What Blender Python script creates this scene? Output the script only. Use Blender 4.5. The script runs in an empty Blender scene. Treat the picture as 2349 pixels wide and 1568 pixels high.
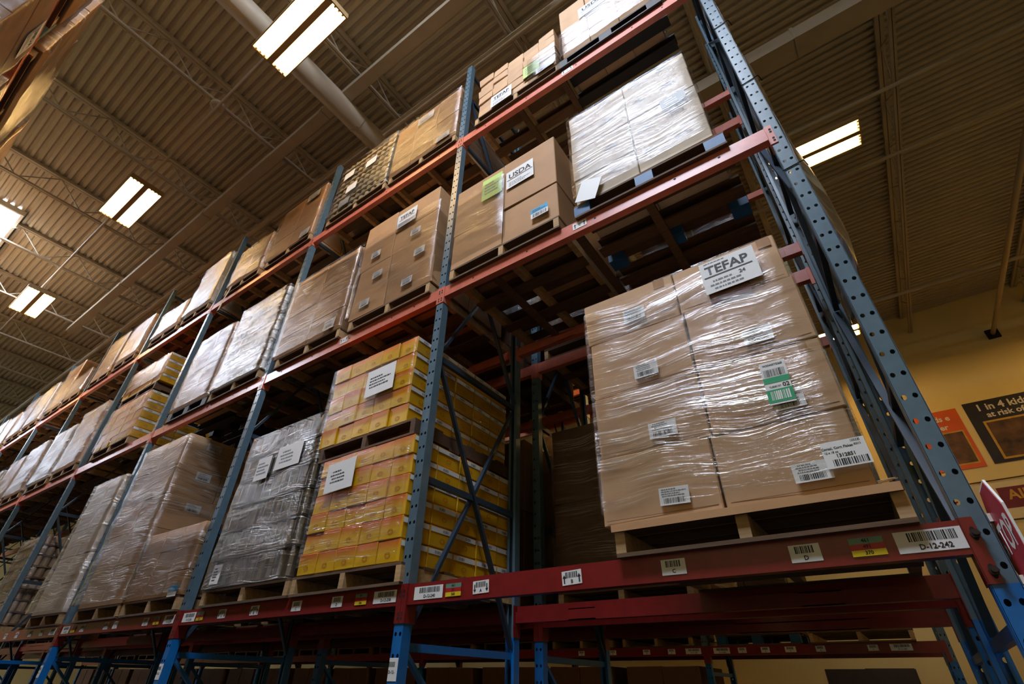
import bpy, math, random
from mathutils import Vector, Matrix, noise
random.seed(11)
sc = bpy.context.scene
col = sc.collection

# ------------------------------------------------------------------ camera
YAW, PITCH, ROLL = 0.6202, 0.6122, 0.0171
CAM = Vector((-0.2764, -2.1182, 1.5))
fw = Vector((-math.sin(YAW) * math.cos(PITCH), math.cos(YAW) * math.cos(PITCH), math.sin(PITCH)))
rt = Vector((math.cos(YAW), math.sin(YAW), 0))
up = rt.cross(fw)
r2 = rt * math.cos(ROLL) + up * math.sin(ROLL)
u2 = -rt * math.sin(ROLL) + up * math.cos(ROLL)
cd = bpy.data.cameras.new('camera')
cd.sensor_fit = 'HORIZONTAL'; cd.sensor_width = 36.0; cd.lens = 1122.28 / 2349 * 36.0
cd.clip_start = 0.05; cd.clip_end = 200
cam = bpy.data.objects.new('camera', cd); col.objects.link(cam)
m = Matrix((r2, u2, -fw)).transposed().to_4x4(); m.translation = CAM
cam.matrix_world = m
sc.camera = cam

# ------------------------------------------------------------------ world and exposure
w = bpy.data.worlds.new('world'); sc.world = w; w.use_nodes = True
w.node_tree.nodes['Background'].inputs[0].default_value = (0.5, 0.6, 0.8, 1)
w.node_tree.nodes['Background'].inputs[1].default_value = 0.02
vs = sc.view_settings
vs.view_transform = 'Standard'; vs.look = 'None'; vs.gamma = 1.0; vs.use_curve_mapping = False
vs.exposure = 0.22
cy = sc.cycles
cy.max_bounces = 4; cy.diffuse_bounces = 2; cy.glossy_bounces = 2; cy.transmission_bounces = 1; cy.transparent_max_bounces = 8
cy.caustics_reflective = False; cy.caustics_refractive = False
cy.use_adaptive_sampling = True; cy.adaptive_threshold = 0.03
cy.use_light_tree = False
LAMP_E = 46.0            # emission of the fluorescent tubes
SKY_E = 52.0             # emission of the skylight panels

# ------------------------------------------------------------------ materials
MATS = {}
def lin(c):
    return tuple(((v / 255) / 12.92 if v / 255 <= 0.04045 else ((v / 255 + 0.055) / 1.055) ** 2.4) for v in c)
def mat(name, rgb, rough=0.6, metal=0.0, var=0.0, nscale=8.0, namt=0.15, stretch=(1, 1, 1), bump=0.0, bscale=None, spec=0.5, coat=0.0):
    if name in MATS: return MATS[name]
    M = bpy.data.materials.new(name); M.use_nodes = True; MATS[name] = M
    nt = M.node_tree; N = nt.nodes; L = nt.links
    b = N['Principled BSDF']
    b.inputs['Roughness'].default_value = rough; b.inputs['Metallic'].default_value = metal
    b.inputs['Specular IOR Level'].default_value = spec
    b.inputs['Coat Weight'].default_value = coat
    c = lin(rgb)
    tc = N.new('ShaderNodeTexCoord'); mp = N.new('ShaderNodeMapping'); mp.inputs['Scale'].default_value = stretch
    L.new(tc.outputs['Object'], mp.inputs['Vector'])
    ns = N.new('ShaderNodeTexNoise'); ns.inputs['Scale'].default_value = nscale; ns.inputs['Detail'].default_value = 6
    L.new(mp.outputs['Vector'], ns.inputs['Vector'])
    rp = N.new('ShaderNodeMapRange')
    rp.inputs['From Min'].default_value = 0.3; rp.inputs['From Max'].default_value = 0.7
    rp.inputs['To Min'].default_value = 1 - namt; rp.inputs['To Max'].default_value = 1 + namt
    L.new(ns.outputs['Fac'], rp.inputs['Value'])
    oi = N.new('ShaderNodeObjectInfo'); r3 = N.new('ShaderNodeMapRange')
    r3.inputs['To Min'].default_value = 1 - var; r3.inputs['To Max'].default_value = 1 + var
    L.new(oi.outputs['Random'], r3.inputs['Value'])
    mu = N.new('ShaderNodeMath'); mu.operation = 'MULTIPLY'
    L.new(rp.outputs[0], mu.inputs[0]); L.new(r3.outputs[0], mu.inputs[1])
    vm = N.new('ShaderNodeVectorMath'); vm.operation = 'SCALE'; vm.inputs[0].default_value = c
    L.new(mu.outputs[0], vm.inputs['Scale'])
    L.new(vm.outputs['Vector'], b.inputs['Base Color'])
    if bump:
        bn = N.new('ShaderNodeBump'); bn.inputs['Strength'].default_value = bump; bn.inputs['Distance'].default_value = 0.01
        if bscale:
            n2 = N.new('ShaderNodeTexNoise'); n2.inputs['Scale'].default_value = bscale
            L.new(mp.outputs['Vector'], n2.inputs['Vector']); L.new(n2.outputs['Fac'], bn.inputs['Height'])
        else:
            L.new(ns.outputs['Fac'], bn.inputs['Height'])
        L.new(bn.outputs['Normal'], b.inputs['Normal'])
    return M

def emit(name, rgb, strength):
    if name in MATS: return MATS[name]
    M = bpy.data.materials.new(name); M.use_nodes = True; MATS[name] = M
    N = M.node_tree.nodes; N.remove(N['Principled BSDF'])
    e = N.new('ShaderNodeEmission'); e.inputs[0].default_value = (*lin(rgb), 1); e.inputs[1].default_value = strength
    M.node_tree.links.new(e.outputs[0], N['Material Output'].inputs[0])
    return M

def film(name, lo=0.03, hi=0.6, cover=0.5, fine=60.0, rough=0.14, bump=0.6, rot=0.06, white=0.35, soft=0.22, fres=0.5):
    """clear stretch film: see-through, with fine glossy pull lines running round the load, gathered in bands"""
    M = bpy.data.materials.new(name); M.use_nodes = True; MATS[name] = M
    N = M.node_tree.nodes; L = M.node_tree.links; N.remove(N['Principled BSDF'])
    tc = N.new('ShaderNodeTexCoord')
    n0 = N.new('ShaderNodeTexNoise'); n0.inputs['Scale'].default_value = 1.3; L.new(tc.outputs['Object'], n0.inputs['Vector'])
    ad = N.new('ShaderNodeVectorMath'); ad.operation = 'MULTIPLY_ADD'
    L.new(n0.outputs['Color'], ad.inputs[0]); ad.inputs[1].default_value = (0, 0, 0.22); L.new(tc.outputs['Object'], ad.inputs[2])
    def streak(sx, sz, detail, rough_):
        mp = N.new('ShaderNodeMapping'); mp.inputs['Scale'].default_value = (sx, sx, sz); mp.inputs['Rotation'].default_value = (0, rot, 0)
        L.new(ad.outputs[0], mp.inputs['Vector'])
        ns = N.new('ShaderNodeTexNoise'); ns.inputs['Scale'].default_value = 2.0; ns.inputs['Detail'].default_value = detail; ns.inputs['Roughness'].default_value = rough_
        L.new(mp.outputs['Vector'], ns.inputs['Vector']); return ns
    f1 = streak(1.1, fine, 4, 0.6)          # pull lines
    f2 = streak(0.9, 5.0, 4, 0.6)           # bands where the film is gathered
    def ramp(n_, a, b_, t0, t1):
        mr = N.new('ShaderNodeMapRange'); mr.inputs['From Min'].default_value = a; mr.inputs['From Max'].default_value = b_
        mr.inputs['To Min'].default_value = t0; mr.inputs['To Max'].default_value = t1; L.new(n_.outputs['Fac'], mr.inputs['Value']); return mr
    m1 = ramp(f1, 0.50, 0.64, 0.05, 1.0); m2 = ramp(f2, 1 - cover - soft / 2, 1 - cover + soft / 2, 0.0, 1.0)
    mu = N.new('ShaderNodeMath'); mu.operation = 'MULTIPLY'; L.new(m1.outputs[0], mu.inputs[0]); L.new(m2.outputs[0], mu.inputs[1])
    ma = N.new('ShaderNodeMath'); ma.operation = 'MULTIPLY_ADD'; L.new(mu.outputs[0], ma.inputs[0]); ma.inputs[1].default_value = hi - lo; ma.inputs[2].default_value = lo
    bn = N.new('ShaderNodeBump'); bn.inputs['Strength'].default_value = bump; bn.inputs['Distance'].default_value = 0.006
    L.new(f1.outputs['Fac'], bn.inputs['Height'])
    b2 = N.new('ShaderNodeBump'); b2.inputs['Strength'].default_value = 0.35; b2.inputs['Distance'].default_value = 0.02
    L.new(f2.outputs['Fac'], b2.inputs['Height']); L.new(bn.outputs['Normal'], b2.inputs['Normal'])
    tr = N.new('ShaderNodeBsdfTransparent'); tr.inputs[0].default_value = (0.985, 0.985, 0.985, 1)
    gl = N.new('ShaderNodeBsdfGlossy'); gl.inputs['Color'].default_value = (0.96, 0.96, 0.96, 1); gl.inputs['Roughness'].default_value = rough
    L.new(b2.outputs['Normal'], gl.inputs['Normal'])
    df = N.new('ShaderNodeBsdfDiffuse'); df.inputs['Color'].default_value = (0.85, 0.85, 0.85, 1)
    fr = N.new('ShaderNodeFresnel'); fr.inputs['IOR'].default_value = 1.5
    fm = N.new('ShaderNodeMath'); fm.operation = 'MULTIPLY_ADD'; fm.use_clamp = True
    L.new(fr.outputs[0], fm.inputs[0]); fm.inputs[1].default_value = fres; L.new(ma.outputs[0], fm.inputs[2])
    wm = N.new('ShaderNodeMath'); wm.operation = 'MULTIPLY'; L.new(mu.outputs[0], wm.inputs[0]); wm.inputs[1].default_value = white
    mx0 = N.new('ShaderNodeMixShader'); L.new(wm.outputs[0], mx0.inputs[0])
    L.new(gl.outputs[0], mx0.inputs[1]); L.new(df.outputs[0], mx0.inputs[2])
    mx = N.new('ShaderNodeMixShader'); L.new(fm.outputs[0], mx.inputs[0])
    L.new(tr.outputs[0], mx.inputs[1]); L.new(mx0.outputs[0], mx.inputs[2])
    L.new(mx.outputs[0], N['Material Output'].inputs[0])
    return M

CARD = mat('cardboard', (196, 158, 120), 0.72, var=0.10, nscale=5, namt=0.07, bump=0.05, bscale=60)
CARD2 = mat('cardboard_tan', (186, 142, 98), 0.72, var=0.10, nscale=5, namt=0.08, bump=0.05, bscale=60)
CARD3 = mat('cardboard_pale', (205, 186, 160), 0.7, var=0.06, nscale=6, namt=0.08)
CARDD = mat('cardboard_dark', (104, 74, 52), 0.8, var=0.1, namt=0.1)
PAPER = mat('white_paper', (232, 232, 230), 0.5, namt=0.02)
GREENP = mat('green_paper', (188, 222, 120), 0.6, namt=0.03)
BLUEP = mat('blue_paper', (40, 160, 210), 0.5, namt=0.03)
INK = mat('black_ink', (22, 22, 24), 0.6, namt=0.05)
GREY_INK = mat('grey_ink', (120, 122, 128), 0.6, namt=0.05)
GREEN_INK = mat('green_ink', (40, 160, 110), 0.6, namt=0.1)
BROWNP = mat('brown_paper', (120, 72, 50), 0.7, namt=0.15)
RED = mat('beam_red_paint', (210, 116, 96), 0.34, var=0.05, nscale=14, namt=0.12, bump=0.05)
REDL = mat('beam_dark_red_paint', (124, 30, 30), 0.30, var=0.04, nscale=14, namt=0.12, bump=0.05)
SLATE = mat('post_slate_blue_paint', (88, 112, 126), 0.34, var=0.03, nscale=20, namt=0.10)
BLUE = mat('post_bright_blue_paint', (10, 104, 176), 0.32, var=0.03, nscale=20, namt=0.08)
DARKM = mat('brace_dark_blue_paint', (44, 60, 76), 0.45, namt=0.1)
BLACK = mat('black_hole', (10, 8, 8), 0.8)
BOLT = mat('bolt_steel', (60, 52, 50), 0.45, metal=0.6)
WOOD = mat('pallet_wood', (176, 142, 98), 0.75, var=0.15, nscale=5, namt=0.22, stretch=(1, 6, 10), bump=0.15)
WOODX = mat('pallet_board_wood', (96, 72, 50), 0.8, var=0.2, nscale=5, namt=0.22, stretch=(1, 9, 9), bump=0.15)
WOODD = mat('old_pallet_wood', (94, 68, 46), 0.8, var=0.2, nscale=5, namt=0.25, stretch=(1, 9, 9), bump=0.15)
BLUEW = mat('blue_pallet_paint', (34, 88, 138), 0.55, var=0.1, nscale=9, namt=0.25)
DARKW = mat('black_pallet_plastic', (34, 28, 26), 0.6, namt=0.1)
DECK = mat('roof_deck_paint', (202, 188, 164), 0.65, nscale=1.2, namt=0.06)
STEELW = mat('roof_steel_paint', (188, 174, 152), 0.55, nscale=3, namt=0.08)
WALL = mat('cream_wall_paint', (246, 220, 152), 0.75, nscale=0.8, namt=0.04, bump=0.03, bscale=90)
FLOOR = mat('concrete_floor', (58, 54, 50), 0.5, nscale=1.5, namt=0.15)
WHITEM = mat('white_enamel', (236, 232, 222), 0.35, namt=0.02)
SPINE = mat('fixture_spine', (170, 140, 96), 0.4, namt=0.05)
TUBE = emit('lamp_tube_glow', (255, 205, 128), LAMP_E)
SKYG = emit('skylight_glow', (225, 236, 255), SKY_E)
FILM = film('stretch_film', 0.02, 0.65, 0.51, fres=0.6, bump=0.8)
FILM_D = film('stretch_film_dense', 0.04, 0.75, 0.54, rough=0.18, bump=0.8, fres=0.5)
FILM_L = film('stretch_film_thin', 0.01, 0.55, 0.47, fres=0.45, bump=0.8)
FILM_H = film('stretch_film_diagonal', 0.01, 0.85, 0.46, bump=0.7, rot=-0.14, white=0.5, fres=0.22)
FILM_Y = film('stretch_film_clear', 0.01, 0.5, 0.46, white=0.3, fres=0.2)
FILM_S = film('stretch_film_silver', 0.08, 0.85, 0.58, rough=0.2, bump=0.9, white=0.25, fres=0.6)
FILM_W = film('stretch_film_white', 0.03, 0.62, 0.5, rough=0.2, bump=0.9, white=0.25, soft=0.3, fres=0.25)
SHEET = film('plastic_sheet', 0.45, 0.9, 0.65, fine=8, rough=0.3, bump=0.4, white=0.6, rot=1.4)

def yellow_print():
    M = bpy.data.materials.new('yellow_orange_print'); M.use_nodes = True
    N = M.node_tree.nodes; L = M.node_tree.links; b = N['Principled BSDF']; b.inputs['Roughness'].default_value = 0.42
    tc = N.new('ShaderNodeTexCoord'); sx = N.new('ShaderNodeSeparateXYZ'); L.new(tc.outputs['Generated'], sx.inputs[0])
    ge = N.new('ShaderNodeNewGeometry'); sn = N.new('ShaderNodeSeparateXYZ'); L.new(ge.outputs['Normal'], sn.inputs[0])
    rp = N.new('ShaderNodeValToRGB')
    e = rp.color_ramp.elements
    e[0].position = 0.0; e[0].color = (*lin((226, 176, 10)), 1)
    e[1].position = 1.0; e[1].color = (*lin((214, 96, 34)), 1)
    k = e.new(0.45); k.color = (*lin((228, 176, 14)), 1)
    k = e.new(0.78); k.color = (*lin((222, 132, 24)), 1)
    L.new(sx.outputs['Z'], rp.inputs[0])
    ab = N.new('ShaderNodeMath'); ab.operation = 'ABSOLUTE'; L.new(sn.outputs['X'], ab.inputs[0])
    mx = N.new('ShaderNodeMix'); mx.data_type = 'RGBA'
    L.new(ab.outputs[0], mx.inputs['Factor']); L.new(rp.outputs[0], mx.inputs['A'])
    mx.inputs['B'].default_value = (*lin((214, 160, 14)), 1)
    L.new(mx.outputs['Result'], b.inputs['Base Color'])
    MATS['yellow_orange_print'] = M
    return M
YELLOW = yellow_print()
ORANGE_INK = mat('orange_ink', (190, 110, 20), 0.5)

# ------------------------------------------------------------------ mesh helpers
class MB:
    def __init__(s): s.v = []; s.f = []
    def quad(s, a, b, c, d):
        n = len(s.v); s.v += [tuple(a), tuple(b), tuple(c), tuple(d)]; s.f.append((n, n + 1, n + 2, n + 3)); return s
    def box(s, x0, x1, y0, y1, z0, z1):
        n = len(s.v)
        s.v += [(x, y, z) for z in (z0, z1) for y in (y0, y1) for x in (x0, x1)]
        for q in ((0, 2, 3, 1), (4, 5, 7, 6), (0, 1, 5, 4), (2, 6, 7, 3), (0, 4, 6, 2), (1, 3, 7, 5)):
            s.f.append(tuple(n + i for i in q))
        return s
    def bar(s, p, q, w_, h_, upv=(0, 0, 1)):
        p = Vector(p); q = Vector(q); d = (q - p).normalized(); U = Vector(upv)
        a = d.cross(U)
        if a.length < 1e-4: a = d.cross(Vector((1, 0, 0)))
        a.normalize(); b = a.cross(d).normalized(); n = len(s.v)
        for e in (p, q):
            for i, j in ((-1, -1), (1, -1), (1, 1), (-1, 1)):
                s.v.append(tuple(e + a * (i * w_ / 2) + b * (j * h_ / 2)))
        s.f += [(n, n + 3, n + 2, n + 1), (n + 4, n + 5, n + 6, n + 7)]
        for i in range(4): s.f.append((n + i, n + (i + 1) % 4, n + 4 + (i + 1) % 4, n + 4 + i))
        return s
    def tube(s, p, q, r, k=10, r1=None, caps=True):
        p = Vector(p); q = Vector(q); d = (q - p).normalized()
        a = d.cross(Vector((0, 0, 1)))
        if a.length < 1e-3: a = d.cross(Vector((1, 0, 0)))
        a.normalize(); b = d.cross(a); n = len(s.v); r1 = r if r1 is None else r1
        for e, rr in ((p, r), (q, r1)):
            for i in range(k):
                t = 2 * math.pi * i / k
                s.v.append(tuple(e + a * (rr * math.cos(t)) + b * (rr * math.sin(t))))
        for i in range(k): s.f.append((n + i, n + (i + 1) % k, n + k + (i + 1) % k, n + k + i))
        if caps:
            s.f.append(tuple(n + i for i in reversed(range(k)))); s.f.append(tuple(n + k + i for i in range(k)))
        return s
    def lathe(s, prof, k=14, c=(0, 0, 0)):
        n = len(s.v)
        for r, z in prof:
            for i in range(k):
                t = 2 * math.pi * i / k
                s.v.append((c[0] + r * math.cos(t), c[1] + r * math.sin(t), c[2] + z))
        for j in range(len(prof) - 1):
            for i in range(k):
                s.f.append((n + j * k + i, n + j * k + (i + 1) % k, n + (j + 1) * k + (i + 1) % k, n + (j + 1) * k + i))
        s.f.append(tuple(n + i for i in reversed(range(k)))); s.f.append(tuple(n + (len(prof) - 1) * k + i for i in range(k)))
        return s
    def disc(s, c, r, k=10, sx=1.0):
        n = len(s.v)     # in the xz plane, facing -y
        for i in range(k):
            t = 2 * math.pi * i / k; s.v.append((c[0] + r * sx * math.cos(t), c[1], c[2] + r * math.sin(t)))
        s.f.append(tuple(range(n, n + k))); return s
    def cham(s, w_, d_, h_, c, jit=0.0, rnd=random):
        """chamfered carton standing on z = 0, centred on x and y"""
        n = len(s.v); idx = {}
        for sx in (-1, 1):
            for sy in (-1, 1):
                for sz in (-1, 1):
                    jx, jy, jz = (rnd.uniform(-jit, jit) for _ in range(3))
                    for ax in range(3):
                        p = [sx * w_ / 2, sy * d_ / 2, sz * h_ / 2]
                        for a2, sg in enumerate((sx, sy, sz)):
                            if a2 != ax: p[a2] -= sg * c
                        idx[(sx, sy, sz, ax)] = len(s.v)
                        s.v.append((p[0] + jx, p[1] + jy, p[2] + h_ / 2 + (jz if sz > 0 else 0)))
        def order(fs, nrm):
            cc = sum((Vector(s.v[i]) for i in fs), Vector()) / len(fs)
            nn = (Vector(s.v[fs[1]]) - Vector(s.v[fs[0]])).cross(Vector(s.v[fs[2]]) - Vector(s.v[fs[1]]))
            return tuple(fs) if nn.dot(Vector(nrm)) > 0 else tuple(reversed(fs))
        R4 = ((-1, -1), (1, -1), (1, 1), (-1, 1))
        for ax in range(3):
            for sg in (-1, 1):
                fs = []
                for i, j in R4:
                    k = [i, j]; k.insert(ax, sg); fs.append(idx[(*k, ax)])
                nr = [0, 0, 0]; nr[ax] = sg; s.f.append(order(fs, nr))
        for ax in range(3):      # edges along ax
            o = [a for a in range(3) if a != ax]
            for i, j in R4:
                fs = []
                for t, which in ((-1, o[0]), (1, o[0]), (1, o[1]), (-1, o[1])):
                    k = [0, 0, 0]; k[ax] = t; k[o[0]] = i; k[o[1]] = j; fs.append(idx[(*k, which)])
                nr = [0, 0, 0]; nr[o[0]] = i; nr[o[1]] = j; s.f.append(order(fs, nr))
        for sx in (-1, 1):
            for sy in (-1, 1):
                for sz in (-1, 1):
                    s.f.append(order([idx[(sx, sy, sz, a)] for a in range(3)], (sx, sy, sz)))
        return s
    def mesh(s, name, M=None, smooth=False):
        me = bpy.data.meshes.new(name); me.from_pydata(s.v, [], s.f)
        if smooth:
            for p in me.polygons: p.use_smooth = True
        me.update()
        if M: me.materials.append(M)
        return me

def link(name, me, parent=None, loc=(0, 0, 0), rot=(0, 0, 0)):
    o = bpy.data.objects.new(name, me); col.objects.link(o)
    o.location = loc; o.rotation_euler = rot
    if parent: o.parent = parent
    return o
def tag(o, label=None, cat=None, group=None, kind=None):
    if label: o['label'] = label
    if cat: o['category'] = cat
    if group: o['group'] = group
    if kind: o['kind'] = kind
    return o
def empty(name, loc, label, cat, group=None, rz=0):
    o = bpy.data.objects.new(name, None); col.objects.link(o); o.location = loc; o.rotation_euler = (0, 0, rz)
    o.empty_display_size = 0.1
    return tag(o, label, cat, group)
def copy_tree(o, parent=None, loc=None):
    c = o.copy(); col.objects.link(c); c.parent = parent
    if loc is not None: c.location = loc
    for ch in list(o.children): copy_tree(ch, c)
    return c
CACHE = {}
def cached(key, fn):
    if key not in CACHE: CACHE[key] = fn()
    return CACHE[key]

# ---------------------------------------------------------------- lettering and labels (lie in the xz plane, face -y)
def text_mesh(s, size, M):
    def mk():
        c = bpy.data.curves.new('txt', 'FONT'); c.body = s; c.size = size; c.align_x = 'CENTER'; c.align_y = 'CENTER'; c.resolution_u = 2; c.offset = size * 0.026
        o = bpy.data.objects.new('txt', c); col.objects.link(o)
        bpy.context.view_layer.update()
        me = bpy.data.meshes.new_from_object(o.evaluated_get(bpy.context.evaluated_depsgraph_get()))
        bpy.data.objects.remove(o)
        for v in me.vertices: v.co = (v.co.x, 0.0, v.co.y)
        me.materials.clear(); me.materials.append(M); me.name = 'lettering'
        return me
    return cached(('t', s, size, M.name), mk)
def barcode_mesh(wd, h, n, seed, M=INK):
    def mk():
        r = random.Random(seed); b = MB(); x = -wd / 2; u = wd / n
        while x < wd / 2 - u:
            k = r.choice((0.5, 0.5, 1, 1, 1.6)) * u
            b.quad((x, 0, -h / 2), (x + k, 0, -h / 2), (x + k, 0, h / 2), (x, 0, h / 2)); x += k + r.choice((0.5, 0.8, 1.2)) * u
        return b.mesh('barcode', M)
    return cached(('b', wd, h, n, seed, M.name), mk)
def lines_mesh(wd, h, n, seed, M=GREY_INK):
    def mk():
        r = random.Random(seed); b = MB()
        for i in range(n):
            z = h / 2 - (i + 0.5) * h / n; t = h / n * 0.22; x0 = -wd / 2 + r.uniform(0, 0.12) * wd; x1 = wd / 2 - r.uniform(0, 0.5) * wd
            x = x0
            while x < x1:
                k = r.uniform(0.03, 0.12) * wd
                b.quad((x, 0, z - t), (min(x + k, x1), 0, z - t), (min(x + k, x1), 0, z + t), (x, 0, z + t)); x += k + 0.02 * wd
        return b.mesh('printed_lines', M)
    return cached(('l', wd, h, n, seed, M.name), mk)
def arrow_mesh(h, down=False):
    def mk():
        s = -1 if down else 1; b = MB(); t = h * 0.09
        b.quad((-t, 0, -s * h / 2), (t, 0, -s * h / 2), (t, 0, s * h * 0.2), (-t, 0, s * h * 0.2))
        n = len(b.v); b.v += [(-h * 0.24, 0, s * h * 0.12), (h * 0.24, 0, s * h * 0.12), (0, 0, s * h / 2)]; b.f.append((n, n + 1, n + 2))
        return b.mesh('arrow', INK)
    return cached(('a', h, down), mk)
def ring_mesh(r, t, sx, M):
    def mk():
        b = MB(); k = 14
        for i in range(k):
            a0 = 2 * math.pi * i / k; a1 = 2 * math.pi * (i + 1) / k
            P = lambda a, q: (q * sx * math.cos(a), 0, q * math.sin(a))
            b.quad(P(a0, r - t), P(a0, r), P(a1, r), P(a1, r - t))
        return b.mesh('logo', M)
    return cached(('r', r, t, sx, M.name), mk)
def plate(parent, name, wpos, wd, h, M, items=(), rot=0.0, side=False, label=None, thick=0.0012):
    """a paper or card label: wpos is its centre in world space; items = (kind, x, z, mesh)"""
    me = cached(('p', round(wd, 4), round(h, 4), M.name, thick), lambda: MB().box(-wd / 2, wd / 2, -thick, 0, -h / 2, h / 2).mesh(name, M))
    base = parent.location if parent else Vector()
    o = link(name, me, parent, Vector(wpos) - base, (0, rot, math.pi / 2 if side else 0))
    if label: o['label'] = label
    for nm, x, z, me2 in items:
        link(nm, me2, o, (x, -thick - 0.0008, z))
    return o
def ship_label(parent, x, z, y, wd, h, seed, rot=0.0, side=False, name='shipping_label'):
    return plate(parent, name, (x, y, z), wd, h, PAPER, [
        ('printed_lines', 0, h * 0.2, lines_mesh(wd * 0.86, h * 0.5, 4, seed % 3)),
        ('barcode', 0, -h * 0.26, barcode_mesh(round(wd * 0.72, 4), round(h * 0.3, 4), 34, seed % 3))], rot, side)
def sheet_label(parent, x, z, y, wd, h, word, size, rot=0.0, extra=True):
    it = [('lettering', 0, h * 0.16, text_mesh(word, size, INK)),
          ('underline', 0, h * 0.16 - size * 0.48, cached(('u', wd, size), lambda: MB().quad((-size * 1.5, 0, -size * .05), (size * 1.5, 0, -size * .05), (size * 1.5, 0, size * .05), (-size * 1.5, 0, size * .05)).mesh('underline', INK)))]
    if extra: it.append(('printed_lines', 0, -h * 0.3, lines_mesh(round(wd * 0.8, 3), round(h * 0.26, 3), 3, 1)))
    return plate(parent, 'paper_sign', (x, y, z), wd, h, PAPER, it, rot)

ORD = ['bottom', 'second', 'third', 'fourth', 'fifth', 'sixth', 'seventh', 'eighth', 'ninth', 'tenth']
def row_word(r, n): return 'top' if r == n - 1 and n > 1 else ORD[r]
def col_word(c, n):
    if n == 1: return 'full width'
    if n == 2: return ('left', 'right')[c]
    return 'leftmost' if c == 0 else ('rightmost' if c == n - 1 else ORD[c] + ' from left')

# ================================================================== the building
GZ = 9.30           # underside level of the roof deck
X0, X1, Y0, Y1 = -34.0, 7.5, -9.0, 11.5
tag(link('floor', MB().box(X0, X1, Y0, Y1, -0.2, 0).mesh('floor', FLOOR)), kind='structure')
wb = tag(link('wall_back', MB().box(X0, X1, Y1, Y1 + 0.25, 0, GZ + 0.3).mesh('wall_back', WALL)), kind='structure')
tag(link('wall_front', MB().box(X0, X1, Y0 - 0.25, Y0, 0, GZ + 0.3).mesh('wall_front', WALL)), kind='structure')
tag(link('wall_left', MB().box(X0 - 0.25, X0, Y0, Y1, 0, GZ + 0.3).mesh('wall_left', WALL)), kind='structure')
tag(link('wall_right', MB().box(X1, X1 + 0.25, Y0, Y1, 0, GZ + 0.3).mesh('wall_right', WALL)), kind='structure')
# corrugated deck: trapezoid ribs running along x
b = MB(); pit = 0.118; prof = []
y = Y0 - 0.1
while y < Y1 + 0.1:
    prof += [(y, GZ), (y + 0.045, GZ), (y + 0.063, GZ + 0.036), (y + 0.100, GZ + 0.036)]; y += pit
for i in range(len(prof) - 1):
    (ya, za), (yb, zb) = prof[i], prof[i + 1]
    b.quad((X0, ya, za), (X0, yb, zb), (X1, yb, zb), (X1, ya, za))
b.quad((X0, Y0, GZ + 0.25), (X1, Y0, GZ + 0.25), (X1, Y1, GZ + 0.25), (X0, Y1, GZ + 0.25))
ceil = tag(link('ceiling', b.mesh('ceiling', DECK)), kind='structure')
# bar joists along y
JB, JT = 8.80, 9.24
def joist_meshes():
    bc = MB(); tcm = MB()
    for s in (-1, 1):
        bc.bar((s * 0.022, Y0, JB), (s * 0.022, Y1, JB), 0.034, 0.034)
        tcm.bar((s * 0.03, Y0, JT + 0.02), (s * 0.03, Y1, JT + 0.02), 0.05, 0.05)
    wbm = MB(); y = Y0 + 0.2; upn = False; p = (0, y, JB)
    while y < Y1 - 0.6:
        y += 0.5; upn = not upn
        q = (0, y, JT if upn else JB); wbm.tube(p, q, 0.011, 6); p = q
    return bc.mesh('bottom_chord', STEELW), tcm.mesh('top_chord', STEELW), wbm.mesh('web_rod', STEELW)
jm = joist_meshes()
for k in range(-12, 7):
    x = -6.43 + 2.14 * k
    if X0 < x < X1:
        j = link('roof_joist', jm[0], ceil, (x, 0, 0)); link('top_chord', jm[1], j); link('web_rod', jm[2], j)
def pipe(name, p, q, r, label, M=STEELW, k=16):
    c = Vector(p)
    return tag(link(name, MB().tube((0, 0, 0), Vector(q) - c, r, k).mesh(name, M, True), None, p), label, 'pipe')
duct = tag(link('round_duct', MB().tube((0, 0, 0), (0, Y1 - Y0 - 0.02, 0), 0.165, 20).mesh('round_duct', STEELW, True), None, (-4.74, Y0 + 0.01, 8.58)),
           'large round cream duct crossing the ceiling behind the nearest hanging light', 'duct')
for yy in (-6.2, -3.1, -0.1, 3.0, 6.2, 9.2):
    link('joint_band', MB().tube((0, 0, 0), (0, 0.04, 0), 0.173, 20).mesh('joint_band', STEELW), duct, (0, yy - Y0, 0))
pipe('sprinkler_pipe', (X0 + .1, 0.31, 8.63), (X1 - .1, 0.31, 8.63), 0.052, 'cream sprinkler pipe running above the tops of the rack loads')
pipe('conduit', (X0 + .1, -1.43, 8.72), (X1 - .1, -1.43, 8.72), 0.02, 'thin conduit along the ceiling above the lights of the near aisle')
pipe('conduit', (X0 + .1, 4.0, 8.70), (X1 - .1, 4.0, 8.70), 0.03, 'conduit along the ceiling above the light behind the rack')
pipe('sprinkler_pipe', (-6, 5.25, 8.62), (X1 - .1, 5.25, 8.62), 0.03, 'thin pipe crossing the dark ceiling right of the hanging light')
pipe('sprinkler_pipe', (-4, 9.35, 8.62), (X1 - .1, 9.35, 8.62), 0.04, 'pipe near the far cream wall just under the roof')
wp = pipe('wall_pipe', (3.45, 2.0, 8.2), (3.45, Y1 - .02, 8.2), 0.045, 'cream pipe at far right running into the back wall')
link('bracket', MB().box(-0.11, 0.11, -0.05, 0, -0.11, 0.11).mesh('bracket', BLACK), wp, (0, Y1 - 2.0 - 0.01, 0))
d2 = tag(link('flat_duct', MB().box(0, 8.2, 0, 0.30, 0, 0.24).mesh('flat_duct', STEELW), None, (-0.9, 2.38, 8.5)),
         'broad flat cream duct along the ceiling right of the end post', 'duct')
for xx in (1.9, 4.4, 6.9): link('joint_flange', MB().box(xx - .02, xx + .02, -.012, .312, -.012, .252).mesh('joint_flange', STEELW), d2)
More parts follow.
